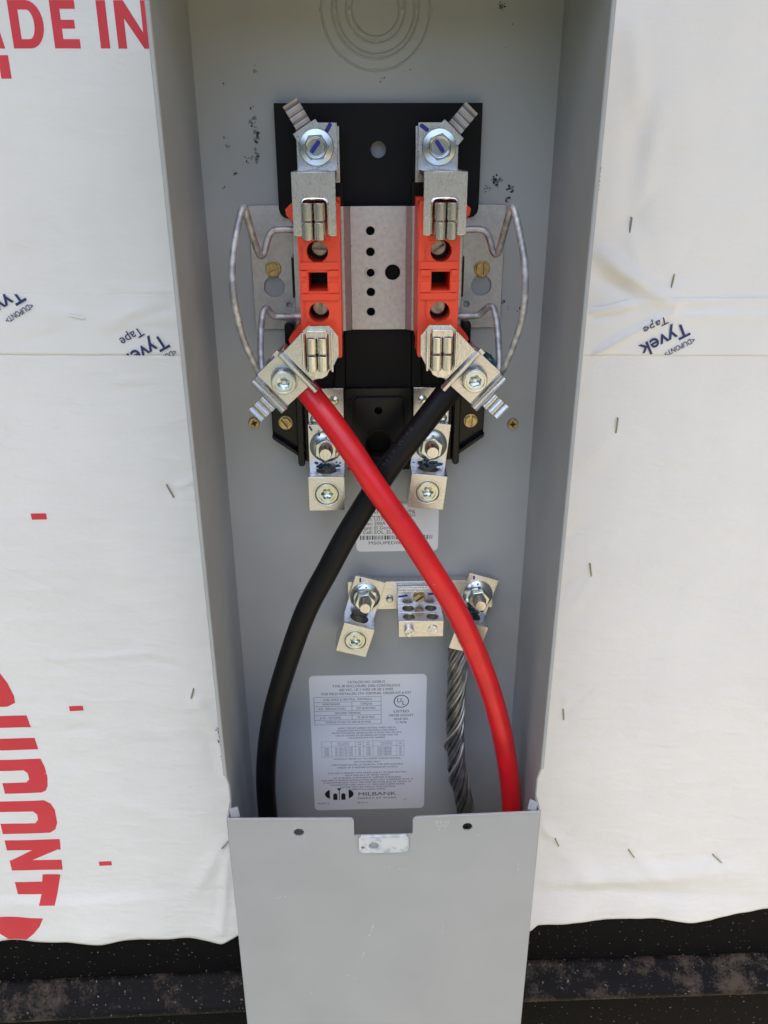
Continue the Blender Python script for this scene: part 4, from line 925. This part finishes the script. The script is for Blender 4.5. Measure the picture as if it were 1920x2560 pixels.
# certification mark
cu, cv = 21.5, -427.6
cm = MB().m(INK); V0 = circ(cu, cv, 7.9, 40); V1 = circ(cu, cv, 7.0, 40)
def ring2(mb, o_, i_): 
    V = [mb.bm.verts.new((a, b, W_)) for a, b in o_+i_]; n = len(o_)
    for i in range(n): mb._f([V[i], V[(i+1) % n], V[n+(i+1) % n], V[n+i]])
ring2(cm, V0, V1)
cm.text('U', 7.8, cu-2.1, cv-1.2, W_, 0, 'CENTER', .0, .95); cm.text('L', 7.8, cu+2.5, cv-4.6, W_, 0, 'CENTER', .0, .95)
ti.text('LISTED', 4.4, 21.5, -441.6, W_, 0, 'CENTER', .0, fit=15.6)
for txt, v, fw in (('METER SOCKET', -446.6, 25.5), ('ISSUE NO.', -451.2, 15), ('C-7676', -455.6, 11)): tl.text(txt, 3.9, 21.5, v, W_, 0, 'CENTER', .0, fit=fw)
for txt, v, sz, fw in (('SHORT CIRCUIT CURRENT RATING: WHEN USED IN', -461.5, 2.9, 60), ('CONJUNCTION WITH THE FOLLOWING OVERCURRENT', -464.7, 2.9, 63), ('PROTECTIVE DEVICE, METER SOCKET IS RATED FOR USE ON A', -467.9, 2.9, 73), ('CIRCUIT CAPABLE OF DELIVERING NOT MORE THAN THE', -471.1, 2.9, 66), ('FOLLOWING RMS SYM. AMPERES', -474.3, 2.9, 38),
                   ('WITHOUT METER KIT, NO SHORT CIRCUIT RATING', -502.0, 2.9, 71), ('BOTTOM FEED ONLY', -506.2, 3.0, 28), ('FOR STAND-ALONE OR PEDESTAL TYPE APPLICATIONS', -510.0, 3.0, 76), ('ORDER 18" STANDARD EXTENSION KIT # K3910', -513.6, 3.0, 64),
                   ('THIS UNIT IS MARKED WITH GRADE LINE AT 18" FROM BOTTOM,', -521.0, 2.9, 85), ('RESULTING IN A 36" METER HEIGHT', -524.2, 2.9, 48), ('AT 18" BURIAL, SUPPLEMENTAL SUPPORT IS REQUIRED.', -527.6, 2.9, 73), ('FOR FREE STANDING INSTALLATION, BURY UNIT A MINIMUM OF 24" IT', -530.8, 2.9, 99), ('IS RECOMMENDED THAT THIS UNIT BE STABILIZED BY MEANS OF', -534.0, 2.9, 95), ('CONCRETE NOT LESS THAN 3 1/2" THICK AND SURROUNDING', -537.2, 2.9, 81), ('THE UNIT NOT LESS THAN 6" FROM THE EDGE', -540.4, 2.9, 60), ('OBSERVE ALL LOCAL CODES', -543.6, 2.9, 38)):
    tl.text(txt, sz, -14.5, v, W_, 0, 'CENTER', .0, fit=fw)
# lower rating table
for v in (-477.6, -484.4, -498): hl(tl, -62.4, 24.6, v)
for u in (-62.4, -52, -26.6, -18.4, -8.2, 17, 24.6): vl(tl, u, -477.6, -498)
for u0, u1 in ((-47, -32), (-25, -20), (-17, -10), (0, 12), (18.6, 23)):
    tl.text('MAX CURRENT' if u1-u0 > 10 else 'MAX', 1.9, (u0+u1)/2, -480.4, W_, 0, 'CENTER', .0, 1); tl.text('LIMITING FUSE' if u1-u0 > 10 else 'AMP', 1.9, (u0+u1)/2, -482.8, W_, 0, 'CENTER', .0, 1)
rl_r = random.Random(4)
for i in range(6):
    v = -487-i*1.95
    for u, txt in ((-57.4, '%d,000' % rl_r.choice((10, 22, 42, 65, 100))), (-39, 'RK1, RK5, J OR T FUSE'), (-22.5, '200'), (-13.3, '%d,000' % rl_r.choice((10, 14, 22))), (4, 'CLASS T BREAKER'), (20.8, '240')):
        tl.text(txt, 1.9, u, v, W_, 0, 'CENTER', .0, 1)
ti.text('MILBANK', 6.6, -4.4, -551.6, W_, 0, 'CENTER', .0, fit=41)
tl.text('ENERGY AT WORK', 3.6, -4.4, -556.4, W_, 0, 'CENTER', .0, space=1.2, fit=42)
# logo: oval cut by bars and arches
lu, lv, ra, rb = -45.4, -548.8, 15.6, 8.4
def oval(a0, a1, n=14): return [(lu+ra*math.cos(R(a0+(a1-a0)*i/n)), lv+rb*math.sin(R(a0+(a1-a0)*i/n))) for i in range(n+1)]
lg = MB().m(INK); lg.poly(oval(131, 229)+[], W_); lg.poly(oval(-49, 49), W_)
for dx in (-4.4, 4.4):
    lg.poly([(lu+dx+2.3, lv-8), (lu+dx+2.3, lv-1.2)]+[(lu+dx+2.3*math.cos(R(a)), lv-1.2+2.3*math.sin(R(a))) for a in range(15, 180, 15)]+[(lu+dx-2.3, lv-1.2), (lu+dx-2.3, lv-8)], W_)
lg.poly([(lu-.35, lv-8.6), (lu+.35, lv-8.6), (lu+.35, lv+4.6), (lu+2.6, lv+8.2), (lu-2.6, lv+8.2), (lu-.35, lv+4.6)], W_)
tl.text('PLANT 3', 3.0, -63, -562.5, W_, 0, 'CENTER', .0, 1.1); tl.text('08-24-21', 3.0, -20, -562.3, W_, 0, 'CENTER', .0, 1.1)
tl.text('17', 3.4, 26, -559.5, W_, 0, 'CENTER', -.01, 1.2)
cm.build('certification_mark', INK, rl, 0, recalc=False); lg.build('maker_logo', INK, rl, 0, recalc=False); ti.build('printed_text', INK, rl, 0, recalc=False); tl.build('fine_print', INKL, rl, 0, recalc=False)
# barcode label
bl = label_base('barcode_label', 'small white barcode label on the box back, where the two cables cross', rrect(-22.2, 55.2, -254.6, -205, 4.5), (16, -254.6, 0))
bt = MB().m(INK); bn = MB().m(INKL)
bt.text('MILBANK', 6.0, 7.4, -215.4, W_, 0, 'RIGHT', .0, fit=30); bn.text('hkg', 4.4, 25.9, -214.1, W_, 0, 'LEFT', .0, 1.1); bn.text('021515', 3.6, 33.4, -217.3, W_, 0, 'RIGHT', .0, 1.0); bn.text('Frau', 4.0, 19.3, -206.6, W_, 0, 'LEFT', .0, 1.1)
hl(bt, -18, 33.6, -218.2, .5)
for lab, val, v in (('Item:', 'U3358-O', -222.4), ('Desc:', '200A UTIL PED', -227), ('Plant:', 'El Dorado, AR', -231.6), ('Cell:', 'EOL_ELD_Line1', -236)):
    bt.text(lab, 5.0, -6.6, v, W_, 0, 'RIGHT', .0); bn.text(val, 5.0, -5.2, v, W_, 0, 'LEFT', .0)
x = -18.4; rb_ = random.Random(11)
while x < 49:
    w = rb_.choice((.45, .45, .8, 1.1)); bt.poly(rect(x, x+w, -242.2, -238), W_); x += w+rb_.choice((.45, .6, .9, 1.2))
bn.text('MS0UPED0023H7', 4.6, 12, -247.2, W_, 0, 'CENTER', .0, fit=45)
bt.build('printed_text', INK, bl, 0, recalc=False); bn.build('fine_print', INKL, bl, 0, recalc=False)

for o in bpy.data.objects:
    if '_org' in o: del o['_org']
